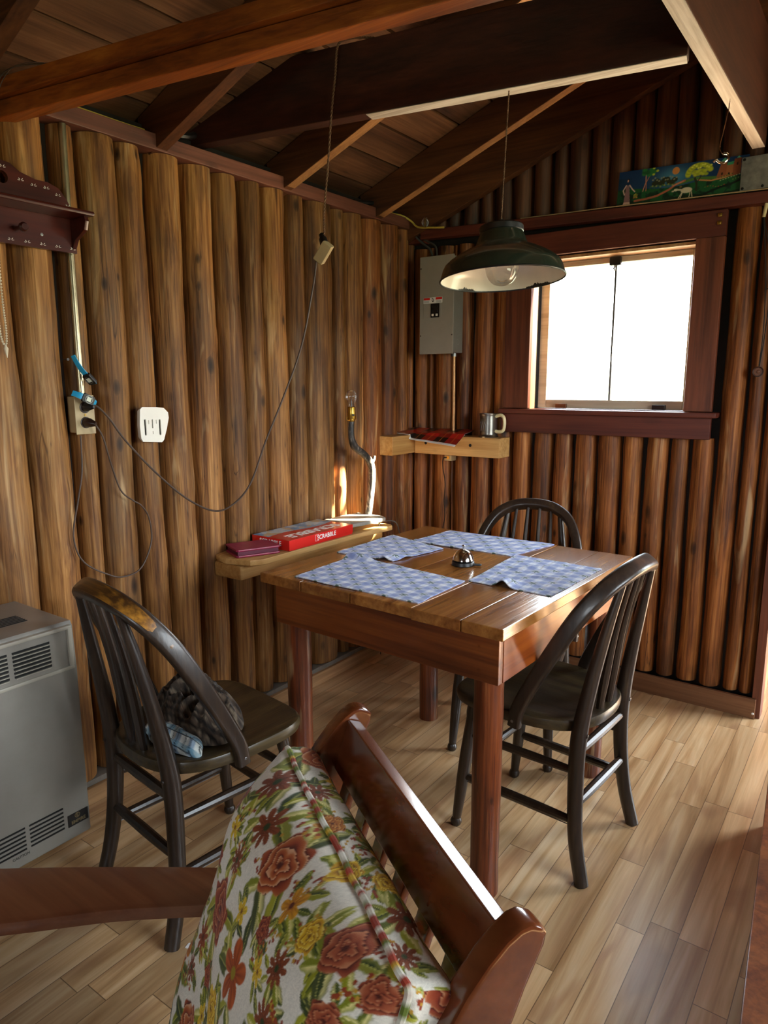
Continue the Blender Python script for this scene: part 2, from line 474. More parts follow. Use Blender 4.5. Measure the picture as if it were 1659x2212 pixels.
# floor of narrow maple strips
def floor_mat():
    m = Mat('maple_strip_floor', rough=0.34, coat=0.5)
    m.b.inputs['Coat Roughness'].default_value = 0.34
    co = m.objco(False)
    sp = m.n('ShaderNodeSeparateXYZ'); m.put(sp.inputs[0], co)
    W_, L_ = 0.0685, 0.62
    px = m.math('DIVIDE', sp.outputs[0], W_)
    ix = m.math('FLOOR', px)
    wn = m.n('ShaderNodeTexWhiteNoise', noise_dimensions='1D'); m.put(wn.inputs['W'], ix)
    py = m.math('ADD', m.math('DIVIDE', sp.outputs[1], L_), m.math('MULTIPLY', wn.outputs['Value'], 5.37))
    iy = m.math('FLOOR', py)
    cb = m.n('ShaderNodeCombineXYZ'); m.put(cb.inputs[0], ix); m.put(cb.inputs[1], iy)
    wn2 = m.n('ShaderNodeTexWhiteNoise', noise_dimensions='2D'); m.put(wn2.inputs['Vector'], cb.outputs[0])
    pr = wn2.outputs['Value']
    cb2 = m.n('ShaderNodeCombineXYZ'); m.put(cb2.inputs[0], m.math('MULTIPLY', pr, 31.0)); m.put(cb2.inputs[1], m.math('MULTIPLY', pr, 17.0)); 
    cv = m.vmath('ADD', co, cb2.outputs[0])
    n1 = m.noise(m.mapping(cv, (22, 1.3, 1)), 1.0, 4, 0.55, 1.2)
    n2 = m.noise(m.mapping(cv, (150, 6, 1)), 1.0, 3, 0.6)
    n3 = m.noise(m.mapping(cv, (9, 1.6, 1)), 1.0, 2, 0.5, 0.8)
    c = m.ramp(n1, [(0.28, hexc('#a67c50')), (0.45, hexc('#c39a6c')), (0.58, hexc('#d2ad80')), (0.72, hexc('#ddbe96'))])
    heart = m.maprange(n3, 0.56, 0.66, 0, 0.55)
    c = m.mix(heart, c, hexc('#a07250'))
    g = m.math('ADD', m.maprange(pr, 0, 1, 0.74, 1.12), m.math('MULTIPLY', m.math('SUBTRACT', n2, 0.5), 0.25))
    cg = m.n('ShaderNodeCombineXYZ')
    for i in range(3):
        m.put(cg.inputs[i], g)
    c = m.mix(1.0, c, cg.outputs[0], 'MULTIPLY')
    fx = m.math('FRACT', px); fy = m.math('FRACT', py)
    ex = m.math('MINIMUM', fx, m.math('SUBTRACT', 1.0, fx))
    ey = m.math('MINIMUM', fy, m.math('SUBTRACT', 1.0, fy))
    sx = m.math('LESS_THAN', ex, 0.014); sy = m.math('LESS_THAN', ey, 0.0018)
    seam = m.math('MAXIMUM', sx, sy)
    c = m.mix(m.math('MULTIPLY', seam, 0.75), c, hexc('#54351d'))
    m.color(c)
    m.rough(m.maprange(n1, 0.3, 0.7, 0.40, 0.28))
    m.bump(m.math('SUBTRACT', m.math('MULTIPLY', n2, 0.08), seam), 0.15, 0.002)
    return m.m
M_floor = floor_mat()

# ================================================================== ROOM SHELL
XR, YR = 3.6, -5.0          # right wall, rear wall
RX = 2.2                    # ridge
def roofz(x, c):
    return c + 0.385 * x if x <= RX else c + 0.385 * (2 * RX - x)

bm = B(); box2(bm, (-0.12, YR - 0.12, -0.1), (XR + 0.12, 2.12, 0.0))
struct('floor', bm, M_floor, origin=(0, 0, 0))

def log_mesh(bm, w, depth, z0, z1, seed, M, lean=0.0):
    """half round peeled log against the plane x=0 (bulging to +x), centred on y=0"""
    n = max(8, int((z1 - z0) / 0.05)); seg = 18
    rr = random.Random(seed)
    kn = [(rr.uniform(z0, z1), rr.uniform(-1.3, 1.3), rr.uniform(0.02, 0.05), rr.uniform(0.04, 0.11)) for _ in range(max(1, int((z1 - z0) * 3)))]
    tap = rr.uniform(-0.05, 0.05)
    rings = []
    for i in range(n + 1):
        t = i / n; z = z0 + (z1 - z0) * t
        cy = 0.007 * nz(seed * 3.1, z * 1.6) + lean * (t - 0.5)
        ring = []
        for k in range(seg + 1):
            a = -PI / 2 + PI * k / seg
            f = 1 + 0.07 * nz(seed * 5.7 + math.cos(a) * 0.9, math.sin(a) * 0.9, z * 3.0) + tap * (t - 0.5) + 0.03 * nz(seed + a, z * 9)
            for kz, ka, ks, kh in kn:
                d = ((z - kz) / (ks * 1.3)) ** 2 + ((a - ka) * w * 0.5 / ks) ** 2
                if d < 6: f += kh * math.exp(-d)
            e = f
            if i == 0 or i == n: e *= 0.97
            ring.append(bm.verts.new(M @ Vector((max(0.0, math.cos(a)) * depth * e, cy + math.sin(a) * w / 2 * min(e, 1.06), z))))
        rings.append(ring)
    for a, b in zip(rings, rings[1:]):
        for k in range(seg):
            bm.faces.new([a[k], a[k + 1], b[k + 1], b[k]])
        bm.faces.new([a[0], b[0], b[-1], a[-1]])
    bm.faces.new(list(reversed(rings[0]))); bm.faces.new(rings[-1])

# ---- left wall
bm = B(); box2(bm, (-0.12, YR, 0), (0.0, 0.12, 2.10))
wl = struct('wall_left', bm, M_back)
edges = [(-2.128, -1.980), (-1.972, -1.852), (-1.832, -1.766), (-1.757, -1.639), (-1.630, -1.536), (-1.517, -1.404), (-1.386, -1.271),
         (-1.252, -1.149), (-1.137, -1.041), (-1.032, -0.912), (-0.903, -0.807), (-0.797, -0.630), (-0.623, -0.553), (-0.544, -0.425),
         (-0.417, -0.283), (-0.273, -0.150), (-0.145, -0.060), (-0.055, -0.004)]
y = -2.138
while y > YR + 0.1:
    w = rng.uniform(0.10, 0.14); edges.append((y - w, y)); y -= w + rng.uniform(0.006, 0.016)
leans = {3: 0.02, 4: -0.02, 1: -0.012, 5: 0.0, 6: 0.01}
for i, (a, b) in enumerate(edges):
    bm = B(); w = b - a
    log_mesh(bm, w + 0.004, min(0.068, 0.032 + w * 0.28), 0.075, 2.012, 100 + i, Matrix.Translation((0.0, (a + b) / 2, 0)), leans.get(i, rng.uniform(-0.008, 0.008)))
    struct('log', bm, M_logr if b > -0.30 else M_log, wl)
bm = B(); box2(bm, (0.0, YR, 0.0), (0.062, 0.0, 0.072), 0.004)
struct('sill_plate', bm, plain('sill_plate_grey', '#6f675c', 0.7, var=0.2), wl)
bm = B(); box2(bm, (0.062, YR, 0.0), (0.078, -0.08, 0.055), 0.003)
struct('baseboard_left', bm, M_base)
bm = B(); box2(bm, (-0.02, YR, 2.0135), (0.066, -0.0, 2.062), 0.004)
struct('trim_1', bm, M_plate)

# ---- back wall with its window hole, the doorway at its right end and the gable
WX0, WX1, WZ0, WZ1 = 0.682, 1.335, 1.19, 1.828
bm = B()
box2(bm, (-0.0, 0.0, 0), (WX0, 0.12, 2.06)); box2(bm, (WX1, 0.0, 0), (1.665, 0.12, 2.06))
box2(bm, (WX0, 0.0, 0), (WX1, 0.12, WZ0)); box2(bm, (WX0, 0.0, WZ1), (WX1, 0.12, 2.06))
box2(bm, (2.75, 0.0, 0), (XR, 0.12, 2.06))
prism(bm, [(-0.12, 2.06), (XR + 0.12, 2.06), (XR + 0.12, roofz(XR, 2.15)), (RX, roofz(RX, 2.15)), (-0.12, 2.10)], 0.12, frame((0, 0.12, 0), (1, 0, 0), (0, 0, 1)))
wb = struct('wall_back', bm, M_back)
def back_log(x0, x1, z0, z1, seed, mat, lean=0.0):
    bm = B(); w = x1 - x0
    M = Matrix.Translation(((x0 + x1) / 2, 0.0, 0)) @ Matrix.Rotation(-PI / 2, 4, 'Z')
    log_mesh(bm, w + 0.003, min(0.055, 0.028 + w * 0.27), z0, z1, seed, M, lean)
    struct('log', bm, mat, wb)
low = [(0.050, 0.127), (0.138, 0.165), (0.170, 0.262), (0.270, 0.286), (0.290, 0.366), (0.378, 0.478), (0.492, 0.586), (0.598, 0.679), (0.692, 0.779), (0.795, 0.876),
       (0.890, 0.980), (0.994, 1.089), (1.099, 1.175), (1.193, 1.277), (1.289, 1.357), (1.370, 1.448), (1.460, 1.540), (1.552, 1.606), (1.615, 1.660)]
for i, (a, b) in enumerate(low):
    under = a > 0.54 and b < 1.47
    top = 1.088 if under else 1.93
    back_log(a, b, 0.085, top, 300 + i, M_logr, rng.uniform(-0.008, 0.008))
gx = [(-0.02, 0.06)]
x = 0.07
while x < 3.45:
    w = rng.uniform(0.06, 0.085); gx.append((x, x + w)); x += w + rng.uniform(0.004, 0.012)
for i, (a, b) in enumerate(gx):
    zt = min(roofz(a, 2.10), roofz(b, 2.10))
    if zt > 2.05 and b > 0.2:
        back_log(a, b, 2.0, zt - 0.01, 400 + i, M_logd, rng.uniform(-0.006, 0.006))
bm = B(); beam(bm, (0.118, -0.062, 1.985), (2.75, -0.062, 1.912), 0.05, 0.042, bev=0.005)
box2(bm, (0.0, -0.06, 1.955), (0.118, -0.0, 2.0), 0.004)
struct('trim_2', bm, M_trim)
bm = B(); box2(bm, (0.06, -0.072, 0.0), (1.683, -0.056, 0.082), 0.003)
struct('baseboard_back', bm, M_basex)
bm = B(); box2(bm, (1.667, -0.06, 0), (1.70, 0.02, 2.03), 0.003)
jb = struct('trim_3', bm, M_trimz)
bm = B(); box2(bm, (1.665, 0.02, 0), (1.698, 0.12, 2.03), 0.003)
struct('doorway_jamb', bm, M_base, jb)
bm = B(); lathe(bm, [(0.004, 0), (0.006, 0.004), (0.004, 0.009)], 10, Matrix.Translation((1.676, -0.066, 0.022)) @ Matrix.Rotation(PI / 2, 4, 'X'))
struct('door_bumper', bm, M_white, jb)

# ---- window in the back wall
win = bpy.data.objects.new('window_1', None); COL.objects.link(win); win['kind'] = 'structure'
win.location = (1.0, 0, 1.1); MW[win] = Matrix.Translation((1.0, 0, 1.1))
def wpart(name, lo, hi, mat, bev=0.003, parent=win):
    bm = B(); box2(bm, lo, hi, bev); return struct(name, bm, mat, parent)
wpart('casing', (0.562, -0.074, 1.192), (WX0, -0.046, 1.832), M_trimz)
wpart('casing', (WX1, -0.074, 1.192), (1.437, -0.046, 1.832), M_trimz)
wpart('head_casing', (0.562, -0.074, 1.832), (1.437, -0.046, 1.925), M_trim)
wpart('apron', (0.552, -0.07, 1.085), (1.437, -0.046, 1.168), M_trim)
wpart('sill', (0.545, -0.092, 1.168), (1.458, 0.035, 1.19), M_trim, 0.006)
for lo, hi in (((WX0 - 0.012, -0.05, WZ0), (WX0, 0.12, WZ1)), ((WX1, -0.05, WZ0), (WX1 + 0.012, 0.12, WZ1))):
    wpart('jamb', lo, hi, M_reveal, 0.001)
wpart('head_jamb', (WX0, -0.05, WZ1 - 0.012), (WX1, 0.12, WZ1), M_reveal, 0.001)
sash = wpart('sash', (WX0 + 0.003, 0.028, 1.192), (0.724, 0.056, 1.815), M_sash)
wpart('sash', (1.306, 0.028, 1.192), (WX1 - 0.002, 0.056, 1.815), M_sash)
wpart('bottom_rail', (0.724, 0.028, 1.192), (1.306, 0.056, 1.229), M_sash)
wpart('top_rail', (0.724, 0.028, 1.792), (1.306, 0.056, 1.815), M_sash)
wpart('meeting_bar', (1.006, 0.024, 1.229), (1.014, 0.05, 1.78), M_steel, 0.001)
wpart('pane', (0.724, 0.040, 1.229), (1.006, 0.043, 1.792), M_glass, 0)
wpart('pane', (1.014, 0.040, 1.229), (1.306, 0.043, 1.792), M_glass, 0)
la = wpart('latch', (0.987, 0.006, 1.778), (1.033, 0.027, 1.812), M_black)
bm = B(); tube(bm, [(1.01, 0.012, 1.778), (1.006, 0.008, 1.765), (1.012, 0.006, 1.757), (1.018, 0.01, 1.765)], 0.0035, 8)
struct('latch_hook', bm, M_steel, win)
wpart('rail_block', (0.775, 0.012, 1.192), (0.825, 0.028, 1.212), M_cab)
wpart('rail_block', (1.192, 0.012, 1.192), (1.245, 0.028, 1.213), M_dkbrown)
for z in (1.905, 1.878):
    wpart('casing_clip', (1.405, -0.082, z - 0.007), (1.421, -0.074, z + 0.007), M_brass)

# ---- porch beyond the doorway, with an open outside door on its right side
bm = B(); box2(bm, (1.57, 0.12, 0), (1.665, 2.0, 2.06)); struct('wall_porch_left', bm, M_trimz)
bm = B(); box2(bm, (1.57, 2.0, 0), (3.07, 2.12, 2.06)); wpb = struct('wall_porch_back', bm, M_back)
xx = 1.68
for i in range(11):
    bm = B(); M = Matrix.Translation((xx + 0.055, 2.0, 0)) @ Matrix.Rotation(-PI / 2, 4, 'Z')
    log_mesh(bm, 0.112, 0.05, 0.085, 2.05, 700 + i, M); struct('log', bm, M_logr, wpb); xx += 0.116
bm = B(); box2(bm, (1.67, 1.925, 0), (2.95, 1.94, 0.082), 0.003); struct('baseboard_porch', bm, M_wpaint)
DY0, DY1 = 0.30, 1.55
bm = B(); box2(bm, (2.95, 0.12, 0), (3.07, DY0, 2.06)); box2(bm, (2.95, DY1, 0), (3.07, 2.0, 2.06)); box2(bm, (2.95, DY0, 1.98), (3.07, DY1, 2.06))
struct('wall_porch_right', bm, M_trimz)
bm = B(); box2(bm, (1.57, 0.12, 2.06), (3.07, 2.12, 2.10)); struct('ceiling_porch', bm, M_trimz)
bm = B()
for lo, hi in (((2.93, DY0 - 0.09, 0), (2.95, DY0, 1.98)), ((2.93, DY1, 0), (2.95, DY1 + 0.09, 1.98)), ((2.93, DY0 - 0.09, 1.98), (2.95, DY1 + 0.09, 2.05))):
    box2(bm, lo, hi, 0.003)
struct('door_1', bm, M_trimz)

# ---- right wall and rear wall, both outside the picture, each with a window
def wall_with_hole(name, axis, pos, a0, a1, ztop, h0, h1, hz0, hz1, mat, out=0.12):
    bm = B()
    def bx(a, b, z0, z1):
        if axis == 'x': box2(bm, (pos, a, z0), (pos + out, b, z1))
        else: box2(bm, (a, pos, z0), (b, pos + out, z1))
    bx(a0, h0, 0, ztop); bx(h1, a1, 0, ztop); bx(h0, h1, 0, hz0); bx(h0, h1, hz1, ztop)
    return bm
R0, R1 = -2.5, -1.0
bm = wall_with_hole('wall_right', 'x', XR, YR, 0.12, roofz(XR, 2.15), R0, R1, 1.0, 1.95, None)
struct('wall_right', bm, M_trimz)
bm = wall_with_hole('wall_rear', 'y', YR, -0.12, XR + 0.12, 2.06, 1.4, 2.4, 1.2, 1.85, None, -0.12)
prism(bm, [(-0.12, 2.06), (XR + 0.12, 2.06), (XR + 0.12, roofz(XR, 2.15)), (RX, roofz(RX, 2.15)), (-0.12, 2.10)], 0.12, frame((0, YR, 0), (1, 0, 0), (0, 0, 1)))
struct('wall_rear', bm, M_trimz)
def simple_window(name, axis, pos, a0, a1, z0, z1):
    r = bpy.data.objects.new(name, None); COL.objects.link(r); r['kind'] = 'structure'
    r.location = (pos, a0, z0) if axis == 'x' else (a0, pos, z0); MW[r] = Matrix.Translation(r.location)
    def bx(n, p, q, u, v, m, d0=-0.02, d1=0.02):
        bm = B()
        if axis == 'x': box2(bm, (pos + d0, p, u), (pos + d1, q, v))
        else: box2(bm, (p, pos + d0, u), (q, pos + d1, v))
        struct(n, bm, m, r)
    for p, q, u, v in ((a0, a0 + 0.05, z0, z1), (a1 - 0.05, a1, z0, z1), (a0 + 0.05, a1 - 0.05, z0, z0 + 0.05), (a0 + 0.05, a1 - 0.05, z1 - 0.05, z1), ((a0 + a1) / 2 - 0.02, (a0 + a1) / 2 + 0.02, z0 + 0.05, z1 - 0.05)):
        bx('sash', p, q, u, v, M_sash)
    bx('pane', a0 + 0.05, a1 - 0.05, z0 + 0.05, z1 - 0.05, M_glass, -0.002, 0.002)
simple_window('window_2', 'x', XR + 0.06, R0, R1, 1.0, 1.95)
simple_window('window_3', 'y', YR - 0.06, 1.4, 2.4, 1.2, 1.85)

# ---- roof: boards, deck, rafters
bm = B()
sl = math.atan(0.385)
def slope_board(bm, x0, x1, zoff, th, y0, y1):
    A = Vector((x0, 0, roofz(x0, zoff))); Bq = Vector((x1, 0, roofz(x1, zoff)))
    d = (Bq - A); L = d.length; d.normalize()
    M = frame((0, y0, 0), d, (-d.z, 0, d.x)); M.translation = Vector(((A.x + Bq.x) / 2, (y0 + y1) / 2, (A.z + Bq.z) / 2)) + Vector((-d.z, 0, d.x)) * th / 2
    b = bmesh.new(); bmesh.ops.create_cube(b, size=1)
    for v in b.verts: v.co = Vector((v.co.x * L, v.co.y * th, v.co.z * (y1 - y0)))
    merge(bm, b, M)
slope_board(bm, -0.35, RX, 2.152, 0.04, YR - 0.12, 0.6); slope_board(bm, RX, XR + 0.35, 2.152, 0.04, YR - 0.12, 0.6)  # unseen overhang behind the back wall, lengthened to keep sun off the window
ceil = struct('ceiling', bm, M_back)
k = -2
while 0.04 + 0.145 * k < RX:
    x0 = 0.04 + 0.145 * k + 0.006; x1 = min(x0 + 0.135, RX)
    y0 = YR
    for (ya, yb) in ((YR, -2.62), (-2.617, -0.0)):
        bm = B(); slope_board(bm, x0, x1, 2.131, 0.018, ya, yb); struct('roof_board', bm, M_roof, ceil)
    k += 1
bm = B()
slope_board(bm, RX, XR, 2.131, 0.018, YR, 0.0); struct('roof_board', bm, M_roof, ceil)
for yy, c in ((-0.078, 1.945), (-0.345, 1.995), (-0.925, 1.995), (-1.49, 1.995), (-2.055, 1.995), (-2.62, 1.995), (-3.19, 1.995), (-3.76, 1.995), (-4.33, 1.995)):
    dep = 2.129 - c
    A = Vector((-0.0, yy, c + 0.0 + dep / 2)); Q = Vector((RX, yy, c + 0.385 * RX + dep / 2))
    bm = B(); beam(bm, A, Q, 0.042, dep * math.cos(sl), bev=0.003)
    beam(bm, (RX, yy, Q.z), (XR, yy, c + 0.385 * (2 * RX - XR) + dep / 2), 0.042, dep * math.cos(sl), bev=0.003)
    rf = struct('rafter', bm, M_raft, ceil)
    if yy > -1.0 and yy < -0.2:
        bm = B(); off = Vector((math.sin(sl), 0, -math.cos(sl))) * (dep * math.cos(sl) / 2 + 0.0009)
        beam(bm, A + off + Vector((0.06, 0, 0.023)), Q + off, 0.0405, 0.0018, bev=0); struct('painted_lit_edge', bm, M_edgeo, rf)  # pale strip paints the light under the rafter

# ---- tie beams
def beam_thing(A, Q, w, h, mat, label, extra=None, cat='beam', roll_up=(0, 0, 1)):
    bm = B(); beam(bm, A, Q, w, h, bev=0.004)
    if extra: extra(bm)
    o = part('ceiling_beam', bm, mat)
    tag(o, label, cat, kind='structure'); return o
zb = 2.085
# middle tie beam, its front bottom edge from (-.07,-1.34) to (1.53,-1.04)
d = Vector((1.60, 0.28, 0)).normalized(); nrm = Vector((-d.y, d.x, 0))
a0 = Vector((-0.06, -1.331, zb + 0.10)) + nrm * 0.025; a1 = Vector((1.505, -1.05, zb + 0.10)) + nrm * 0.025
b2_ = beam_thing(a0, a1, 0.05, 0.20, M_beamd, 'dark brown tie beam crossing the room behind the lamp cord, pale lower edge')
bm = B(); e0 = a0.lerp(a1, 0.45); dz_ = Vector((0, 0, -0.1009)); beam(bm, e0 + dz_, a1 + dz_ - d * 0.003, 0.046, 0.0018, bev=0); struct('painted_lit_edge', bm, M_edgew, b2_)  # pale strip stands in for light on the beam's underside
# beam along the room
yb_ = beam_thing((1.53, YR, 2.10 + 0.16), (1.53, -0.125, 2.10 + 0.16), 0.042, 0.32, M_beamy, 'deep brown beam running lengthwise at the upper right with a pale lower edge')
bm = B(); beam(bm, (1.53, YR + .02, 2.0991), (1.53, -0.13, 2.0991), 0.039, 0.0018, bev=0); struct('painted_lit_edge', bm, M_edgey, yb_)  # underside light painted as a pale strip along the whitish edge
# front doubled beam
fby = lambda x: -1.998 + x * 0.157          # y of its front face
def front_extra(bm):
    beam(bm, (0.02, fby(0.02) + 0.012, 2.0375), (3.59, fby(3.59) + 0.012, 2.0375), 0.056, 0.041, bev=0.003)
f0 = beam_thing((0.0, fby(0) + 0.024, 1.9955), (3.59, fby(3.59) + 0.024, 1.9955), 0.046, 0.041, M_beamo, 'orange varnished doubled tie beam nearest the viewer, at the upper left', front_extra)

# ================================================================== CAMERA
def cam_axes(yaw, pitch, roll):
    f = Vector((math.sin(yaw) * math.cos(pitch), math.cos(yaw) * math.cos(pitch), -math.sin(pitch)))
    r = Vector((math.cos(yaw), -math.sin(yaw), 0)); u = r.cross(f)
    r2 = math.cos(roll) * r + math.sin(roll) * u; u2 = -math.sin(roll) * r + math.cos(roll) * u
    return r2, u2, f
r_, u_, f_ = cam_axes(-0.6217, 0.1824, -0.0022)
cam = bpy.data.cameras.new('Camera'); co = bpy.data.objects.new('Camera', cam); COL.objects.link(co)
Mc = Matrix((r_, u_, -f_)).transposed().to_4x4(); Mc.translation = Vector((1.9937, -2.999, 1.3051))
co.matrix_world = Mc
cam.sensor_fit = 'VERTICAL'; cam.sensor_height = 36.0; cam.lens = 1513.8555 / 2212 * 36.0; cam.clip_start = 0.02
scene.camera = co

# ================================================================== PAINTED CLOTHS AND PRINTS (vertex colours)
def fbm(u, v, seed=0, oct=3):
    """cheap smooth value noise on arrays"""
    out = np.zeros_like(u); amp = 1.0; tot = 0
    for o in range(oct):
        rs = np.random.RandomState(seed + o); T = rs.rand(64, 64)
        x = u * 2 ** o; y = v * 2 ** o
        i = np.floor(x).astype(int); j = np.floor(y).astype(int); fx = x - i; fy = y - j
        fx = fx * fx * (3 - 2 * fx); fy = fy * fy * (3 - 2 * fy)
        g = lambda a, b: T[a % 64, b % 64]
        out += amp * ((g(i, j) * (1 - fx) + g(i + 1, j) * fx) * (1 - fy) + (g(i, j + 1) * (1 - fx) + g(i + 1, j + 1) * fx) * fy)
        tot += amp; amp *= 0.5
    return out / tot
def H(x): return np.array(hexc(x))
class Paint:
    def __init__(self, u, v, base):
        self.u = np.asarray(u, float); self.v = np.asarray(v, float)
        self.c = np.tile(H(base), (len(self.u), 1))
    def blend(self, mask, col):
        m = np.clip(mask, 0, 1)[:, None]; self.c = self.c * (1 - m) + (H(col) if isinstance(col, str) else col) * m
    def local(self, u0, v0, R):
        return np.where((np.abs(self.u - u0) < R) & (np.abs(self.v - v0) < R))[0]
    def sub(self, idx, mask, col):
        m = np.clip(mask, 0, 1)[:, None]; self.c[idx] = self.c[idx] * (1 - m) + (H(col) if isinstance(col, str) else col) * m
    def poly(self, pts, col, soft=1e-3):
        """filled polygon, even-odd"""
        u, v = self.u, self.v; ins = np.zeros(len(u), bool); n = len(pts)
        for i in range(n):
            x0, y0 = pts[i]; x1, y1 = pts[(i + 1) % n]
            if y0 == y1: continue
            c = ((v >= min(y0, y1)) & (v < max(y0, y1)))
            xx = x0 + (v - y0) * (x1 - x0) / (y1 - y0)
            ins ^= c & (u < xx)
        self.c[ins] = H(col)
    def disc(self, u0, v0, ru, rv, col, ang=0.0, soft=0.25):
        i = self.local(u0, v0, max(ru, rv) * 1.4)
        if not len(i): return
        x = self.u[i] - u0; y = self.v[i] - v0; ca, sa = math.cos(ang), math.sin(ang)
        d = np.hypot((x * ca + y * sa) / ru, (-x * sa + y * ca) / rv)
        self.sub(i, (1 - d) / soft, col)
    def stroke(self, pts, w, col):
        u, v = self.u, self.v; best = np.full(len(u), 1e9)
        for (x0, y0), (x1, y1) in zip(pts, pts[1:]):
            dx, dy = x1 - x0, y1 - y0; t = np.clip(((u - x0) * dx + (v - y0) * dy) / (dx * dx + dy * dy + 1e-12), 0, 1)
            best = np.minimum(best, np.hypot(u - x0 - t * dx, v - y0 - t * dy))
        self.blend((w / 2 - best) / (w * 0.25) + 0.5, col)

def paint_floral(u, v, seed=5):
    P = Paint(u, v, '#dcd5c5')
    n = fbm(P.u * 900, P.v * 900, 3, 1)
    P.c *= (0.86 + 0.24 * n)[:, None]
    rs = random.Random(seed)
    def leaf(x, y, L, a, col, vein):
        i = P.local(x, y, L)
        if not len(i): return
        X = P.u[i] - x; Y = P.v[i] - y; ca, sa = math.cos(a), math.sin(a); p = (X * ca + Y * sa) / (L / 2); q = (-X * sa + Y * ca) / (L / 2)
        w = 0.42 * np.clip(1 - p * p, 0, 1) ** 0.8 * (1 + 0.07 * np.sin(p * 11))
        P.sub(i, (w - np.abs(q)) / 0.10 * (np.abs(p) < 1), col)
        P.sub(i, (0.05 - np.abs(q)) / 0.05 * (np.abs(p) < 0.9) * 0.6, vein)
        P.sub(i, (w - np.abs(q)) / 0.1 * (np.abs(p) < 1) * (q > 0.04) * 0.3, '#e0d48a' if rs.random() < .4 else '#2f3d18')
    greens = ['#8a8a16', '#7a7f18', '#9c9a24', '#5c6420', '#86862e', '#434a24']
    def rose(x, y, R, cols, tw):
        i = P.local(x, y, R * 1.25)
        if not len(i): return
        X = P.u[i] - x; Y = (P.v[i] - y) * 1.12; r = np.hypot(X, Y) / R; th = np.arctan2(Y, X)
        edge = 0.92 + 0.10 * np.cos(5 * th + tw) + 0.04 * np.cos(11 * th)
        body = (edge - r) / 0.06
        ph = r * 3.2 + 0.32 * np.sin(3 * th + tw + r * 4) + 0.18 * np.sin(5 * th - r * 7) + th / (2 * PI)
        f = ph - np.floor(ph)
        dark, mid, light, hi = [H(c) for c in cols]
        f = np.clip(f, 0, 1)[:, None]
        col = np.where(f < 0.22, dark + (mid - dark) * f / 0.22, np.where(f < 0.75, mid + (light - mid) * (f - 0.22) / 0.53, light + (hi - light) * (f - 0.75) / 0.25))
        P.sub(i, body, col)
        P.sub(i, (0.16 - r) / 0.08, cols[0])
    def daisy(x, y, R, n, cols, tw, inner):
        i = P.local(x, y, R * 1.1)
        if not len(i): return
        X = P.u[i] - x; Y = P.v[i] - y; r = np.hypot(X, Y) / R; th = np.arctan2(Y, X) + tw
        pet = 0.34 + 0.62 * np.abs(np.cos(n * th / 2)) ** 0.7
        sh = np.clip((r / np.maximum(pet, 0.1)), 0, 1)[:, None]
        stripe = (0.5 + 0.5 * np.sin(n * 3 * th))[:, None]
        a, b, c = [H(q) for q in cols]
        col = (a * (1 - sh) + b * sh) * (0.78 + 0.32 * stripe) + c * 0.10 * stripe * (1 - sh)
        P.sub(i, (pet - r) / 0.07, col)
        P.sub(i, (0.2 - r) / 0.06, inner)
    def sprig(x, y, a, col):
        for k in range(26):
            t = rs.uniform(0, 0.055); d = a + rs.uniform(-0.5, 0.5)
            P.disc(x + math.cos(d) * t, y + math.sin(d) * t, 0.0028, 0.0028, col if rs.random() < .6 else '#b98a2c')
    u0, u1, v0, v1 = P.u.min(), P.u.max(), P.v.min(), P.v.max()
    pts = []; tries = 0
    while tries < 3500:
        tries += 1
        x, y = rs.uniform(u0 - .02, u1 + .02), rs.uniform(v0 - .02, v1 + .02)
        R = rs.choice([0.049, 0.042, 0.036, 0.030, 0.026, 0.022, 0.018])
        if all(math.hypot(x - a, y - b) > (R + c) * 0.98 + 0.003 for a, b, c in pts):
            pts.append((x, y, R))
    for x, y, R in pts:
        for k in range(rs.randint(7, 11)):
            a = rs.uniform(0, 2 * PI); L = max(0.022, R * rs.uniform(1.0, 1.7))
            leaf(x + math.cos(a) * R * 1.15, y + math.sin(a) * R * 1.15, L, a + rs.uniform(-.7, .7), rs.choice(greens), '#c9c46a')
        if R > 0.02:
            sprig(x + R, y - R, rs.uniform(0, 6), '#8f3a1c')
    for x, y, R in pts:
        k = rs.random(); tw = rs.uniform(0, 6)
        if R > 0.03:
            if k < .80: rose(x, y, R, rs.choice([('#4e1a0c', '#8f3a18', '#b0602f', '#d3a07a'), ('#4a150e', '#84301a', '#a3502c', '#c98a62')]), tw)
            else: daisy(x, y, R, 5, rs.choice([('#8a2f0c', '#c67a1a', '#e8c23a'), ('#7a2410', '#b5541a', '#dd9a2a')]), tw, '#8f7a16')
        elif R > 0.02:
            if k < .55: rose(x, y, R, rs.choice([('#7a5204', '#c08a10', '#ddb41e', '#ecd468'), ('#4a1a0e', '#7e3620', '#9e5030', '#bd7a54'), ('#5a2408', '#965018', '#b5702a', '#cf9a55')]), tw)
            elif k < .75: daisy(x, y, R, rs.choice([5, 6, 8]), rs.choice([('#a04c0e', '#d69a18', '#f0d040'), ('#6d2a12', '#9c4a1e', '#c9792e'), ('#8a3a10', '#c27a1c', '#e0b030')]), tw, '#5a2410')
            else: daisy(x, y, R, 9, ('#5a2410', '#8a431c', '#b36a2a'), tw, '#2e3a14')
        else:
            if k < .5: rose(x, y, R, ('#4a140e', '#782a18', '#984528', '#b56a40'), tw)
            else: daisy(x, y, R, 5, ('#b98a10', '#e3bf28', '#f3e070'), tw, '#7a4a10')
    return P.c

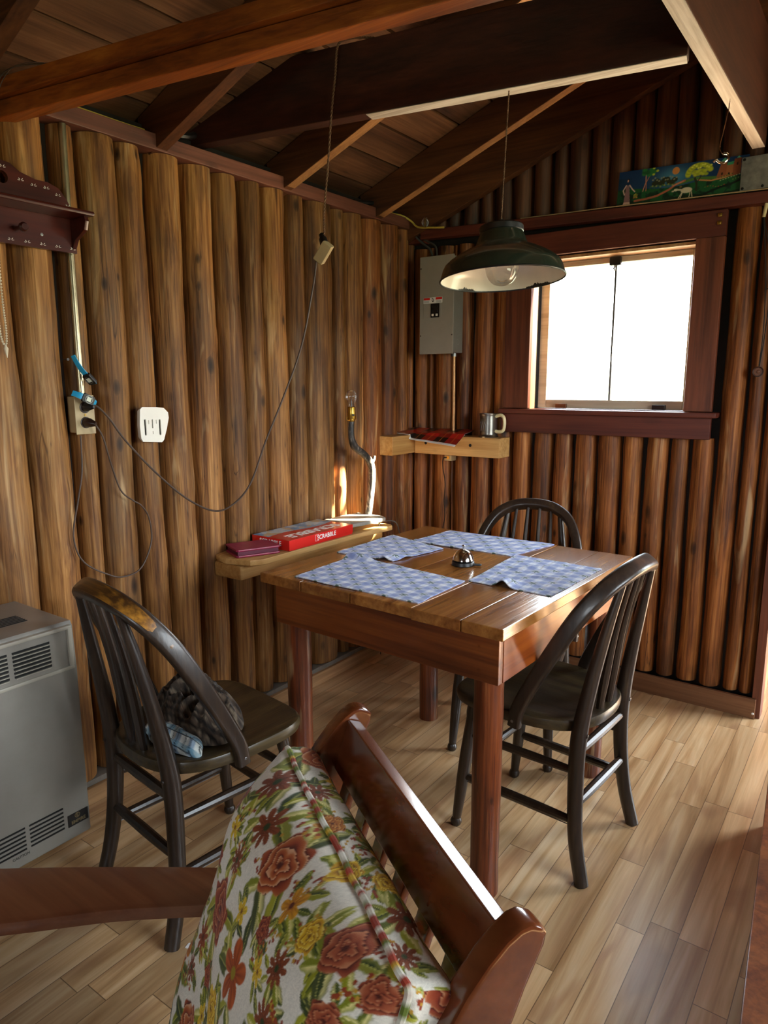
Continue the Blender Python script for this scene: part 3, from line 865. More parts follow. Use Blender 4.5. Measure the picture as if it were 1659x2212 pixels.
def stripes(x, period, w, soft=0.08):
    f = np.abs(((x / period) % 1.0) - 0.5) * 2
    return np.clip((w - f) / soft + 0.5, 0, 1)
def paint_placemat(u, v, seed=0):
    P = Paint(u, v, '#d3d8e4')
    p = 0.040
    a = stripes(P.u, p, 0.50, .2); b = stripes(P.v, p, 0.50, .2)
    P.blend(a * 0.60, '#5f74b0'); P.blend(b * 0.52, '#566bac')
    P.blend(stripes(P.u + p / 2, p, 0.10, .06) * 0.35, '#d9d5cf'); P.blend(stripes(P.v + p / 2, p, 0.10, .06) * 0.35, '#d9d5cf')
    P.blend(stripes(P.u, p * 2, .03, .03) * .4, '#7a6a62')
    # little dark green tufted motifs
    iu = np.floor(P.u / p + .5); iv = np.floor(P.v / p + .5); odd = ((iu + iv) % 2 == 0)
    x = (P.u / p + .5) - iu - .5; y = (P.v / p + .5) - iv - .5
    m = np.zeros(len(x))
    for cx, cy, rx, ry in ((0, .0, .11, .07), (-.16, .15, .10, .05), (.16, .15, .10, .05), (-.18, -.12, .09, .045), (.18, -.12, .09, .045), (0, -.24, .03, .08)):
        m = np.maximum(m, (1 - np.hypot((x - cx) / rx / 1.7, (y - cy) / ry / 1.7)) / .3)
    P.blend(np.clip(m, 0, 1) * odd * .92, '#1d4536')
    P.blend(np.clip(m, 0, 1) * (~odd) * .0, '#1d4536')
    n = fbm(P.u * 700, P.v * 700, 9, 1); P.c *= (0.88 + 0.22 * n)[:, None]
    return P.c
def paint_plaid_dark(u, v):
    P = Paint(u, v, '#1d1815'); p = 0.022
    a = stripes(P.u, p, .5, .15); b = stripes(P.v, p, .5, .15)
    P.blend(a * .55, '#4a3c30'); P.blend(b * .55, '#463a2f'); P.blend(a * b * .5, '#6b594a')
    P.blend(stripes(P.u + .3 * p, p * 2, .06, .04) * .5, '#8a7a66'); P.blend(stripes(P.v + .3 * p, p * 2, .06, .04) * .5, '#8a7a66')
    return P.c
def paint_plaid_blue(u, v):
    P = Paint(u, v, '#c9ccc6'); p = 0.045
    P.blend(stripes(P.u, p, .42, .06) * .7, '#3f6a8f'); P.blend(stripes(P.v, p, .42, .06) * .6, '#4a7f93')
    P.blend(stripes(P.u, p, .06, .04), '#15202c'); P.blend(stripes(P.v + .2 * p, p, .07, .04), '#15202c'); P.blend(stripes(P.u + .5 * p, p, .05, .04), '#1d2a30')
    return P.c
def paint_check_red(u, v):
    P = Paint(u, v, '#c21f1c'); p = 0.06
    a = (np.floor(P.u / p) % 2 == 0); b = (np.floor(P.v / p) % 2 == 0)
    P.blend((a ^ b) * 0.0, '#000000'); P.blend((a & b) * 1.0, '#161212'); P.blend((a & ~b) * .55, '#3a1210'); P.blend((~a & b) * .5, '#5a1412')
    P.blend((stripes(P.u, p, .06, .04)) * .5, '#e0812c')
    return P.c
M_floral = vcol('floral_upholstery', 0.85, 0.25, 700, 0.2, sheen=0.15)
M_mat_cloth = vcol('placemat_cloth', 0.8, 0.3, 900, 0.25, sheen=0.1)
M_plaid = vcol('plaid_flannel', 0.9, 0.3, 500, 0.15, sheen=0.2)
M_print = vcol('printed_card', 0.3, 0, 100, 0.5, coat=0.3)
M_painting = vcol('folk_painting', 0.45, 0.25, 160, 0.4)

# ================================================================== TABLE
TX, TY, TA = 0.943, -1.1602, -0.0417
TW, TL, TH = 0.8141, 0.8669, 0.752
tab = thing('dining_table', 'square wooden table with plank top and round log legs, set with cloth mats', 'table', (TX, TY, 0), TA)
top = None
us = [0.0, 0.205, 0.43, 0.68, 0.86, 1.0]
for i, (a, b) in enumerate(zip(us, us[1:])):
    bm = B(); dz = (0.0, -0.001, 0.0005, -0.0005, 0.0005)[i]
    box2(bm, (-TW / 2 + a * TW + 0.001, -TL / 2 + rng.uniform(-.002, .004), TH - 0.030 + dz), (-TW / 2 + b * TW - 0.001, TL / 2 + rng.uniform(-.003, .003), TH + dz), 0.003)
    part('top_plank', bm, M_ttop, tab, local=True)
ai = 0.022; az0, az1 = 0.602, TH - 0.031
for s in (-1, 1):
    bm = B(); box2(bm, (-TW / 2 + ai + 0.022, s * (TL / 2 - ai) - (0.022 if s > 0 else 0), az0), (TW / 2 - ai, s * (TL / 2 - ai) + (0.022 if s < 0 else 0), az1), 0.002)
    for ex in (-1, 1):
        for zz in (0.63, 0.69):
            lathe(bm, [(0.004, 0), (0.004, 0.0012)], 8, frame((ex * (TW / 2 - 0.075), s * (TL / 2 - ai), zz), (1, 0, 0), (0, 0, s), None))
    part('apron', bm, M_tap, tab, local=True)
M_tapy = wood('table_apron_side', ['#5a2308', '#8b3f10', '#a9561a', '#c07028'], 'Y', 0.6, 0.35, 0.1, 0.3, 0.08, 0.25, 0.3, 0.25)
for s in (-1, 1):
    bm = B(); xo = s * (TW / 2 - ai + 0.001)
    box2(bm, (min(xo, xo - s * 0.022), -TL / 2 + ai + 0.023, az0), (max(xo, xo - s * 0.022), TL / 2 - ai - 0.023, az1), 0.002)
    part('apron', bm, M_tapy, tab, local=True)
for sx in (-1, 1):
    for sy in (-1, 1):
        bm = B(); cx, cy = sx * (TW / 2 - 0.078), sy * (TL / 2 - 0.080)
        pts = [(cx + 0.004 * nz(sx * 3 + z * 3, sy * 5), cy + 0.004 * nz(z * 3, sx + 9, sy), z) for z in [0.72 * k / 18 for k in range(19)]]
        pts = [(cx + (x - cx), cy + (y - cy), z) for x, y, z in pts]
        rr = [0.037 * (1 + 0.05 * nz(sx * 7.3, sy * 3.1, k * 0.45)) for k in range(19)]
        tube(bm, pts, rr, 20)
        part('leg', bm, M_tleg, tab, local=True)
        bm = B(); box2(bm, (cx - 0.026, cy - 0.026, 0.60), (cx + 0.026, cy + 0.026, az1), 0.002)
        bx = sx * (TW / 2 - 0.045)
        part('corner_block', bm, M_tleg, tab, local=True)

# ================================================================== PLACEMATS
def placemat(name, quad, label, seed, folds):
    c = [Vector((x, y, 0)) for x, y in quad]      # order: p00 (u0v0), p01 (u0v1), p11, p10
    nu, nv = 150, 110
    Lu = (c[3] - c[0]).length; Lv = (c[1] - c[0]).length
    bm = B(); uv = []
    def f(u, v):
        p = (c[0] * (1 - u) + c[3] * u) * (1 - v) + (c[1] * (1 - u) + c[2] * u) * v
        e = min(u, 1 - u, v, 1 - v)
        p = p + Vector((nz(u * 5 + seed, v * 5) * .004, nz(u * 5, v * 5 + seed) * .004, 0)) * (1 - min(1, e * 8))
        h = 0.0016 + 0.0022 * max(0, nz(u * 6 + seed * 3, v * 6)) + 0.0012 * abs(nz(u * 14 + seed, v * 14))
        for fu, fv, ang, L, wd, ht in folds:
            x = (u - fu) * Lu; y = (v - fv) * Lv
            p1 = x * math.cos(ang) + y * math.sin(ang); q1 = -x * math.sin(ang) + y * math.cos(ang)
            h += ht * math.exp(-(q1 / wd) ** 2) * max(0.0, 1 - (p1 / L) ** 2) ** 1.5
        return Vector((p.x, p.y, TH + 0.0012 + h))
    T = grid(bm, f, nu, nv)
    uv = [(i / nu * Lu, j / nv * Lv) for i in range(nu + 1) for j in range(nv + 1)]
    # closed hem: underside
    Bo = [[bm.verts.new(Vector((v.co.x, v.co.y, max(TH + 0.0006, v.co.z - 0.0028)))) for v in row] for row in T]
    uv = uv + uv
    for i in range(nu):
        for j in range(nv):
            bm.faces.new([Bo[i][j], Bo[i][j + 1], Bo[i + 1][j + 1], Bo[i + 1][j]])
    rim = [(i, 0) for i in range(nu)] + [(nu, j) for j in range(nv)] + [(i, nv) for i in range(nu, 0, -1)] + [(0, j) for j in range(nv, 0, -1)]
    for (a, b), (c_, d) in zip(rim, rim[1:] + rim[:1]):
        bm.faces.new([T[a][b], T[c_][d], Bo[c_][d], Bo[a][b]])
    uv = np.array(uv)
    o = part(name, bm, M_mat_cloth, colors=paint_placemat(uv[:, 0], uv[:, 1]), sharp=60)
    tag(o, label, 'placemat', 'blue checked placemats on the table'); return o
placemat('placemat', [(0.641, -1.556), (0.628, -1.264), (1.066, -1.312), (1.068, -1.560)], 'blue checked cloth placemat nearest the viewer, on the near left of the table top', 1,
         [(0.05, 0.93, 0.5, 0.10, 0.016, 0.016), (0.55, .35, 0.9, .1, .01, .003)])
placemat('placemat', [(0.552, -1.255), (0.550, -0.930), (0.815, -1.010), (0.770, -1.245)], 'blue checked cloth placemat at the table side facing the board game box', 2,
         [(0.86, 0.05, 1.2, 0.12, 0.014, 0.012)])
placemat('placemat', [(0.664, -0.968), (0.685, -0.742), (1.096, -0.735), (1.045, -0.975)], 'blue checked cloth placemat lying behind the silver desk bell', 3, [(0.1, 0.1, 0.2, .1, .01, .004)])
placemat('placemat', [(1.074, -1.304), (1.052, -0.950), (1.338, -0.962), (1.322, -1.310)], 'blue checked cloth placemat in front of the tucked-in chair, one edge ruckled up', 4,
         [(0.42, 0.03, 1.45, 0.07, 0.020, 0.020), (0.40, 0.66, 0.9, 0.10, 0.010, 0.006), (0.7, 0.45, 0.3, .08, .01, .004)])

# ================================================================== DESK BELL
bl = thing('desk_bell', 'silver desk bell on a black base in the middle of the table', 'bell', (0.972, -1.155, TH), 0.3)
bm = B(); lathe(bm, [(0.034, 0), (0.036, 0.003), (0.034, 0.012), (0.028, 0.015)], 32); part('base', bm, M_black, bl, local=True)
bm = B(); lathe(bm, [(0.031, 0.016), (0.0325, 0.018), (0.031, 0.024), (0.026, 0.037), (0.017, 0.046), (0.006, 0.050), (0.003, 0.0505)], 36); part('dome', bm, M_chrome, bl, local=True)
bm = B(); lathe(bm, [(0.003, 0.050), (0.003, 0.057), (0.0055, 0.058), (0.0055, 0.061), (0.003, 0.0635)], 14); part('plunger', bm, M_chrome, bl, local=True)
bm = B(); box(bm, (0.044, -0.006, 0.006), (0.028, 0.012, 0.006), None, .002); part('striker_tab', bm, M_black, bl, local=True)

# ================================================================== BOW BACK CHAIRS
def build_chair(name, label):
    ch = thing(name, label, 'chair', (0, 0, 0), 0, 'dark bow back chairs around the table')
    ZS = 0.438
    # seat: D shape, rounded at the back, nearly straight at the front
    ol = []
    for k in range(48):
        a = 2 * PI * k / 48; ca, sa = math.cos(a), math.sin(a)
        if sa >= 0:
            e = 0.36; x = math.copysign(abs(ca) ** e, ca) * 0.207; y = abs(sa) ** 0.50 * 0.222
        else:
            e = 0.80; x = math.copysign(abs(ca) ** e, ca) * 0.198; y = -abs(sa) ** 0.85 * 0.195
        ol.append((x, y))
    bm = B(); rings = []
    for s, z in ((0.93, ZS - 0.036), (0.985, ZS - 0.031), (1.0, ZS - 0.02), (1.0, ZS - 0.010), (0.985, ZS - 0.003), (0.95, ZS), (0.8, ZS - 0.004), (0.6, ZS - 0.009), (0.35, ZS - 0.011), (0.12, ZS - 0.009)):
        rings.append([bm.verts.new((x * s, y * s + (1 - s) * -0.01, z)) for x, y in ol])
    for a, b in zip(rings, rings[1:]):
        for k in range(48):
            bm.faces.new([a[k], a[(k + 1) % 48], b[(k + 1) % 48], b[k]])
    bm.faces.new(list(reversed(rings[0]))); bm.faces.new(rings[-1])
    part('seat', bm, M_seat, ch, local=True)
    # rear legs run on up as back posts
    for s in (-1, 1):
        pts = catmull([(s * 0.174, -0.208, 0), (s * 0.164, -0.180, 0.12), (s * 0.150, -0.167, 0.26), (s * 0.143, -0.167, 0.40), (s * 0.132, -0.186, 0.54), (s * 0.116, -0.216, 0.70), (s * 0.100, -0.240, 0.812)], 6)
        bm = B(); tube(bm, pts, [0.0185, 0.0195, 0.021, 0.022, 0.0185, 0.014, 0.0095], 14)
        lathe(bm, [(0.006, 0), (0.005, 0.003), (0.001, 0.004)], 8, frame((s * 0.143, -0.188, 0.405), (1, 0, 0), (0, 0, 1), (0, -1, 0)))
        part('leg', bm, M_chair, ch, local=True)
    for s in (-1, 1):
        bm = B(); P0 = Vector((s * 0.172, 0.195, 0)); P1 = Vector((s * 0.152, 0.15, ZS - 0.03))
        prof = [(0, .012), (.012, .0155), (.03, .0175), (.05, .0155), (.062, .0125), (.075, .0135), (.25, .0165), (.40, .018), (.55, .0185), (.70, .0175), (.86, .0155), (.90, .018), (1.0, .0165)]
        tube(bm, [P0 + (P1 - P0) * t for t, r in prof], [r for t, r in prof], 14)
        part('leg', bm, M_chair, ch, local=True)
    def at(s, front, z):
        if front:
            t = z / (ZS - 0.03); return Vector((s * (0.172 - 0.020 * t), 0.195 - 0.045 * t, z))
        if z < 0.12: t = z / .12; return Vector((s * (.174 - .010 * t), -.208 + .028 * t, z))
        if z < 0.26: t = (z - .12) / .14; return Vector((s * (.164 - .014 * t), -.180 + .013 * t, z))
        t = (z - .26) / .14; return Vector((s * (.150 - .007 * t), -.167, z))
    def stretcher(a, b, r):
        bm = B(); n = 11
        tube(bm, [a + (b - a) * (k / (n - 1)) for k in range(n)], [r * (0.72 + 0.28 * math.sin(PI * k / (n - 1)) ** .6) for k in range(n)], 10)
        part('stretcher', bm, M_chair, ch, local=True)
    for s in (-1, 1):
        stretcher(at(s, 0, 0.30), at(s, 1, 0.30), 0.0125)
        stretcher(at(s, 0, 0.165), at(s, 1, 0.165), 0.013)
        bm = B(); tube(bm, [at(s, 0, 0.150) , at(s, 1, 0.150)], 0.0016, 6); part('tension_wire', bm, M_steel, ch, local=True)
    for z in (0.355, 0.21):
        stretcher(at(-1, 0, z), at(1, 0, z), 0.0135)
    for z in (0.30, 0.20):
        stretcher(at(-1, 1, z), at(1, 1, z), 0.0115)
    # bow: from one side of the seat up over the posts and down to the other side
    half = [(0.208, -0.012, 0.402), (0.208, -0.022, 0.455), (0.205, -0.062, 0.54), (0.198, -0.115, 0.640), (0.176, -0.165, 0.732), (0.140, -0.208, 0.796), (0.090, -0.234, 0.829), (0.035, -0.245, 0.842)]
    pts = catmull(half + [(-x, y, z) for x, y, z in reversed(half)], 6)
    bm = B(); nrm = Vector((0, 0.82, 0.57))
    tube(bm, pts, [0.0135, 0.014, 0.015, 0.016, 0.017, 0.0175, 0.018, 0.018, 0.018, 0.018, 0.0175, 0.017, 0.016, 0.015, 0.014, 0.0135], 20, normal=nrm, flat=1.32, sq=0.6)
    bow = part('bow', bm, M_chair, ch, local=True)
    for s in (-1, 1):
        bm = B(); lathe(bm, [(0.006, 0), (0.006, 0.002), (0.003, 0.004)], 10, frame((s * 0.2185, -0.012, 0.420), (0, 1, 0), (0, 0, 1), (s, 0, 0)))
        part('bolt', bm, M_steel, bow, local=False) if False else part('bolt', bm, M_steel, ch, local=True)
    for x in (-0.082, -0.028, 0.028, 0.082):
        b0 = Vector((x * 1.05, -0.172 + 0.35 * x * x / 0.1, 0.425)); t0 = Vector((x * 0.80, -0.240 + abs(x) * 0.06, 0.834 - abs(x) * 0.12))
        pts = [b0 + (t0 - b0) * (k / 14) + Vector((0, 0.010 * math.sin(PI * k / 14), 0)) for k in range(15)]
        bm = B(); tube(bm, pts, [0.0085, 0.0105, 0.0125, 0.0130, 0.012, 0.0105, 0.0092, 0.0082, 0.0075, 0.0068, 0.0062], 10)
        part('spindle', bm, M_chair, ch, local=True)
    return ch
chair = build_chair('bow_back_chair', 'dark bow back chair tucked under the side of the table with bare seat')
c2 = copy_tree(chair); c2['label'] = 'dark bow back chair behind the table, only its curved top rail and front legs showing'
c3 = copy_tree(chair); c3['label'] = 'dark bow back chair piled with checked shirts, bow edge worn to gold'
C3L = Vector((0.606, -1.896, 0)); C3R = -0.13
chair.location = (1.268, -1.174, 0); chair.rotation_euler = (0, 0, 1.486)
c2.location = (0.962, -0.735, 0); c2.rotation_euler = (0, 0, -2.944)
c3.location = C3L; c3.rotation_euler = (0, 0, C3R)
for c in list(c3.children):
    if c.name.startswith('bow'):
        c.data = c.data.copy(); c.data.materials.clear(); c.data.materials.append(M_wear if False else M_chair)
        bow3 = c

# worn golden strip along the top edge of that bow (bare wood)
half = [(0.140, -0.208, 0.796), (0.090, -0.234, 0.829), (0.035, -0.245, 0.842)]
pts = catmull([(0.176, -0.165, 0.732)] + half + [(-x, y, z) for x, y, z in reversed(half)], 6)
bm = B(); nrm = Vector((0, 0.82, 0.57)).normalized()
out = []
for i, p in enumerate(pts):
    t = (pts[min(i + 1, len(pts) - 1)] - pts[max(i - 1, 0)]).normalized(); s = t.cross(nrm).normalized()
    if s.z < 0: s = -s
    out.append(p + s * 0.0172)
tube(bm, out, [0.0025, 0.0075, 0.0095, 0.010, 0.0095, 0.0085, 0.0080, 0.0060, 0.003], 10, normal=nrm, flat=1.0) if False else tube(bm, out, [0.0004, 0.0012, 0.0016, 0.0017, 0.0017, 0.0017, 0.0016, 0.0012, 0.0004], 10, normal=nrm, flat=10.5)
MW[bow3] = Matrix.Translation(c3.location) @ Matrix.Rotation(C3R, 4, 'Z') @ Matrix.Translation(bow3.location)
bmesh.ops.transform(bm, matrix=Matrix.Translation(c3.location) @ Matrix.Rotation(C3R, 4, 'Z'), verts=bm.verts[:])
wo = part('worn_edge', bm, M_wear, bow3); wo['label'] = 'bare golden wood where the varnish wore off'

# ================================================================== FOREGROUND ARMCHAIR
Lx = Vector((0.838, -0.545, 0)).normalized()       # towards the near side
Fd = Vector((Lx.y, -Lx.x, 0))                       # facing direction (left and towards the viewer)
if Fd.x > 0: Fd = -Fd
O = Vector((1.512, -2.262, 0))                      # middle of the top rail, on the floor
arm = thing('wooden_armchair', 'low wooden armchair seen from behind its slatted back, holding the flowered cushion', 'armchair', tuple(O + Fd * 0.3))
TILT = math.radians(18)
Dn = (Fd * math.sin(TILT) - Vector((0, 0, 1)) * math.cos(TILT)).normalized()   # down along the back
Nf = (Fd * math.cos(TILT) + Vector((0, 0, 1)) * math.sin(TILT)).normalized()   # out of the back, forwards
RT = O + Vector((0, 0, 0.742))                      # top rail, rear top edge centre
HW = 0.243
bm = B()
beam(bm, RT + Dn * 0.044 - Lx * HW, RT + Dn * 0.044 + Lx * HW, 0.024, 0.088, up=-Dn, bev=0.003)
part('top_rail', bm, M_maple, arm)
for s in (-1, 1):
    prof = [(-0.020, -0.020), (-0.006, -0.022), (0.006, -0.016), (0.018, -0.002), (0.032, 0.024), (0.046, 0.06), (0.058, 0.11), (0.064, 0.18), (0.058, 0.28), (0.050, 0.40), (0.046, 0.78), (-0.012, 0.78), (-0.014, 0.40), (-0.018, 0.2), (-0.026, 0.05), (-0.032, 0.00), (-0.030, -0.014)]
    bm = B()
    base = RT + Lx * (s * (HW + 0.001) + (0 if s > 0 else -0.034))
    prism(bm, prof, 0.034, frame(base, Nf, Dn, Lx) if Nf.cross(Dn).dot(Lx) > 0 else frame(base, Nf, Dn, Lx), bev=0.007)
    # cut the post off at the floor
    for v in bm.verts:
        if v.co.z < 0.0:
            v.co += Dn * ((0.0 - v.co.z) / Dn.z)
    part('back_post', bm, M_maple, arm)
for k in range(6):
    x = -0.19 + 0.076 * k
    a = RT + Dn * 0.085 + Lx * x; b = RT + Dn * 0.50 + Lx * x
    bm = B(); beam(bm, a, b, 0.034, 0.012, up=Nf, bev=0.003); part('back_slat', bm, M_maple, arm)
bm = B(); beam(bm, RT + Dn * 0.50 - Lx * HW, RT + Dn * 0.50 + Lx * HW, 0.026, 0.05, up=-Dn, bev=0.004); part('lower_rail', bm, M_maple, arm)
# arms: flat paddles splaying outwards; the far one shows at the left of the picture
def armrest(s, outer, inner, z, th=0.030):
    pts_o = catmull(outer, 8); pts_i = catmull(inner, 8); n = len(pts_o)
    bm = B(); rows = []
    for p, q in zip(pts_o, pts_i):
        p = Vector((*p[:2], 0)); q = Vector((*q[:2], 0)); c = q - p; ring = []
        for t, dz in ((0.0, -th * .5), (0.005, -th * .15), (0.06, 0.0), (0.5, 0.0025), (0.93, 0.0), (0.985, -0.004), (1.0, -th * .4), (0.985, -th * .85), (0.93, -th), (0.06, -th), (0.005, -th * .8)):
            ring.append(bm.verts.new((p + c * t) + Vector((0, 0, z + dz))))
        rows.append(ring)
    m = len(rows[0])
    for a, b in zip(rows, rows[1:]):
        for k in range(m): bm.faces.new([a[k], a[(k + 1) % m], b[(k + 1) % m], b[k]])
    bm.faces.new(rows[0]); bm.faces.new(list(reversed(rows[-1])))
    part('armrest', bm, M_arm, arm)
ZA = 0.47
armrest(-1, [(1.340, -2.135), (1.20, -2.222), (1.118, -2.273), (0.97, -2.375), (0.823, -2.483), (0.70, -2.585), (0.655, -2.65)],
        [(1.352, -2.165), (1.235, -2.285), (1.183, -2.337), (1.06, -2.44), (0.952, -2.550), (0.83, -2.665), (0.74, -2.70)], ZA)
mir = lambda p: (Vector((p[0], p[1], 0)) + Lx * (2 * (-((Vector((p[0], p[1], 0)) - O).dot(Lx)))))
oo = [(1.340, -2.135), (1.20, -2.222), (1.118, -2.273), (0.97, -2.375), (0.823, -2.483), (0.70, -2.585), (0.655, -2.65)]
ii = [(1.352, -2.165), (1.235, -2.285), (1.183, -2.337), (1.06, -2.44), (0.952, -2.550), (0.83, -2.665), (0.74, -2.70)]
armrest(1, [tuple(mir(p))[:2] for p in oo], [tuple(mir(p))[:2] for p in ii], ZA)
fa = Vector((0.70, -2.63, 0)); fb = mir((0.70, -2.63))
for p in (fa, fb):
    bm = B(); tube(bm, [p, p + Vector((0, 0, ZA - 0.028))], [0.016, 0.021], 14); part('leg', bm, M_maple, arm)
ends = []
for s in (-1, 1):
    q = RT + Dn * 0.56 + Lx * (s * (HW - 0.02)); q = Vector((q.x, q.y, 0.17)); e = q + Fd * 0.52; ends.append(e)
    bm = B(); beam(bm, q, e, 0.024, 0.06); part('side_rail', bm, M_maple, arm)
    bm = B(); tube(bm, [Vector((e.x, e.y, 0)), Vector((e.x, e.y, 0.20))], [0.017, 0.021], 14); part('leg', bm, M_maple, arm)
bm = B(); beam(bm, ends[0], ends[1], 0.024, 0.06); part('front_rail', bm, M_maple, arm)

# ---- flowered back cushion leaning on the slats
def rounded_puff(a, b, c, hx, hy, hz, r, puff):
    """point of a puffy rounded box from cube coordinates in [-1,1]"""
    x, y, z = a * hx, b * hy, c * hz
    ix = max(-hx + r, min(hx - r, x)); iy = max(-hy + r, min(hy - r, y)); iz = max(-hz + r, min(hz - r, z))
    d = Vector((x - ix, y - iy, z - iz)); L = d.length
    p = Vector((ix, iy, iz)) + (d / L * min(L, r) if L > 1e-9 else d)
    k = (1 - abs(a) ** 7) * (1 - abs(b) ** 7)
    p.z += (puff * k * c) if c > 0 else 0.012 * k * c
    return p
def cushion(name, hx, hy, hz, M, mat, label, painter_seed, NA, NB, NC, r=0.022, puff=0.030, welt=True):
    bm = B(); V = {}; uv = []
    def vert(i, j, k):
        key = (i, j, k)
        if key not in V:
            a, b, c = 2 * i / NA - 1, 2 * j / NB - 1, 2 * k / NC - 1
            p = rounded_puff(a, b, c, hx, hy, hz, r, puff)
            sag = 0.010 * nz(a * 1.7 + painter_seed, b * 1.7) + 0.004 * nz(a * 5, b * 5, c)
            p.z += sag; p.x += 0.006 * nz(b * 2.2, c, 3.3) ; p.y += 0.006 * nz(a * 2.2, c, 7.7)
            V[key] = bm.verts.new(M @ p)
            # cloth coordinates, unfolded over the edges
            u = a * hx; v = b * hy
            if k not in (0, NC):
                ext = (1 - c) * hz
                if j in (0, NB): v += math.copysign(ext, b)
                elif i in (0, NA): u += math.copysign(ext, a)
            elif k == 0:
                u += 3.0
            uv.append((u, v))
        return V[key]
    for i in range(NA):
        for j in range(NB):
            bm.faces.new([vert(i, j, NC), vert(i + 1, j, NC), vert(i + 1, j + 1, NC), vert(i, j + 1, NC)])
            bm.faces.new([vert(i, j, 0), vert(i, j + 1, 0), vert(i + 1, j + 1, 0), vert(i + 1, j, 0)])
    for i in range(NA):
        for k in range(NC):
            bm.faces.new([vert(i, 0, k), vert(i + 1, 0, k), vert(i + 1, 0, k + 1), vert(i, 0, k + 1)])
            bm.faces.new([vert(i, NB, k), vert(i, NB, k + 1), vert(i + 1, NB, k + 1), vert(i + 1, NB, k)])
    for j in range(NB):
        for k in range(NC):
            bm.faces.new([vert(0, j, k), vert(0, j, k + 1), vert(0, j + 1, k + 1), vert(0, j + 1, k)])
            bm.faces.new([vert(NA, j, k), vert(NA, j + 1, k), vert(NA, j + 1, k + 1), vert(NA, j, k + 1)])
    uv = np.array(uv)
    col = np.zeros((len(uv), 3)); back = uv[:, 0] > 2
    col[~back] = paint_floral(uv[~back, 0], uv[~back, 1], painter_seed)
    col[back] = paint_floral(uv[back, 0] - 3.0 + 0.013, uv[back, 1] + 0.007, painter_seed + 1)
    c = bm.verts[:]
    o = part(name, bm, mat, colors=col, sharp=80, recalc=True)
    tag(o, label, 'cushion')
    if welt:
        for kz in (1,):
            rim = []
            n = 40
            loop = [(-1 + 2 * t / n, -1) for t in range(n)] + [(1, -1 + 2 * t / n) for t in range(n)] + [(1 - 2 * t / n, 1) for t in range(n)] + [(-1, 1 - 2 * t / n) for t in range(n)]
            for a, b in loop:
                p = rounded_puff(a, b, kz, hx, hy, hz, r, puff)
                sag = 0.010 * nz(a * 1.7 + painter_seed, b * 1.7) + 0.004 * nz(a * 5, b * 5, kz)
                p.z += sag; p.x += 0.006 * nz(b * 2.2, kz, 3.3); p.y += 0.006 * nz(a * 2.2, kz, 7.7)
                rim.append(M @ (p + Vector((a * 0.0008, b * 0.0008, 0.0008 * kz))))
            # even spacing, smooth corners
            bm = B(); dense = []
            for q0, q1 in zip(rim, rim[1:] + rim[:1]):
                dense += [q0, (q0 + q1) / 2]
            for _ in range(3):
                dense = [(dense[i - 1] + dense[i] * 2 + dense[(i + 1) % len(dense)]) / 4 for i in range(len(dense))]
            tube(bm, dense, 0.0046, 8, closed=True)
            s = np.repeat(np.arange(len(dense)), 8).astype(float)
            P = Paint(s * 0.006, (np.arange(len(s)) % 8) * 0.002, '#c9c2b0')
            for kk, cc in enumerate(('#7e8a2a', '#a33a22', '#c7a02c', '#d9d3c4', '#5c6a24', '#8f3420')):
                P.blend(np.clip((fbm(P.u * (70 + 17 * kk), P.v * 30 + kk, 40 + kk, 1) - .72) / .05, 0, 1), cc)
            part('piping', bm, M_floral, o, colors=P.c)
    return o
CW, CHh, CT = 0.262, 0.31, 0.030
# local x = towards the near side (Lx), y = up along the back, z = forwards out of the back
Up = -Dn
cc = RT + Dn * (0.064 + CHh) + Nf * (0.044 + CT) - Lx * 0.004
Mcu = frame(cc, Lx, Up, Nf)
if Lx.cross(Up).dot(Nf) < 0:
    Mcu = frame(cc, Lx, Up, Nf)
cush = cushion('floral_cushion', CW, CHh, CT, Mcu, M_floral, 'thick upholstered cushion printed with roses and yellow flowers, leaning on the armchair back', 5, 300, 380, 30, r=0.016, puff=0.085)

# ================================================================== GAS HEATER
ht = thing('gas_heater', 'grey enamelled gas wall heater with louvred front against the log wall', 'heater', (0.21, -2.52, 0))
HX0, HX1, HY0, HY1, HZ0, HZ1 = 0.075, 0.36, -2.95, -2.075, 0.125, 0.712
bm = B()
prof = [(HX0, HZ0), (HX1 - 0.004, HZ0), (HX1, HZ0 + 0.006), (HX1, 0.585), (HX1 - 0.006, 0.70), (HX1 - 0.014, HZ1), (HX0, HZ1)]
prism(bm, [(x, z) for x, z in prof], HY1 - HY0, frame((0, HY1, 0), (1, 0, 0), (0, 0, 1)), bev=0.005)
part('body', bm, M_heat, ht)
bm = B(); box2(bm, (HX0 + 0.02, HY0 + 0.05, 0.0), (HX0 + 0.11, HY1 - 0.12, HZ0 + 0.004), 0.004); part('base', bm, M_heat, ht)
# raised frame round the upper grille
bm = B()
box2(bm, (HX1 - 0.012, HY0 + 0.01, 0.694), (HX1 + 0.003, HY1 - 0.008, 0.704), 0.003)
box2(bm, (HX1 - 0.012, HY1 - 0.020, 0.596), (HX1 + 0.004, HY1 - 0.008, 0.698), 0.003)
box2(bm, (HX1 - 0.012, HY0 + 0.01, 0.588), (HX1 + 0.004, HY1 - 0.008, 0.598), 0.003)
part('grille_frame', bm, M_heatl, ht)
yy = -2.141
for g in range(7):
    for k in range(7):
        z = 0.673 - k * 0.0098
        x = HX1 - 0.006 * max(0, (z - .585) / .115)
        bm = B(); box(bm, (x, yy - 0.046, z), (0.004, 0.092, 0.0048)); 
        part('louvre_slot', bm, M_slot, ht)
        bm = B(); beam(bm, (x + 0.002, yy - 0.090, z - 0.0042), (x + 0.002, yy - 0.002, z - 0.0042), 0.006, 0.0022, bev=0.0005)
        part('louvre_lip', bm, M_heatl, ht)
    yy -= 0.1045
yy = -2.148
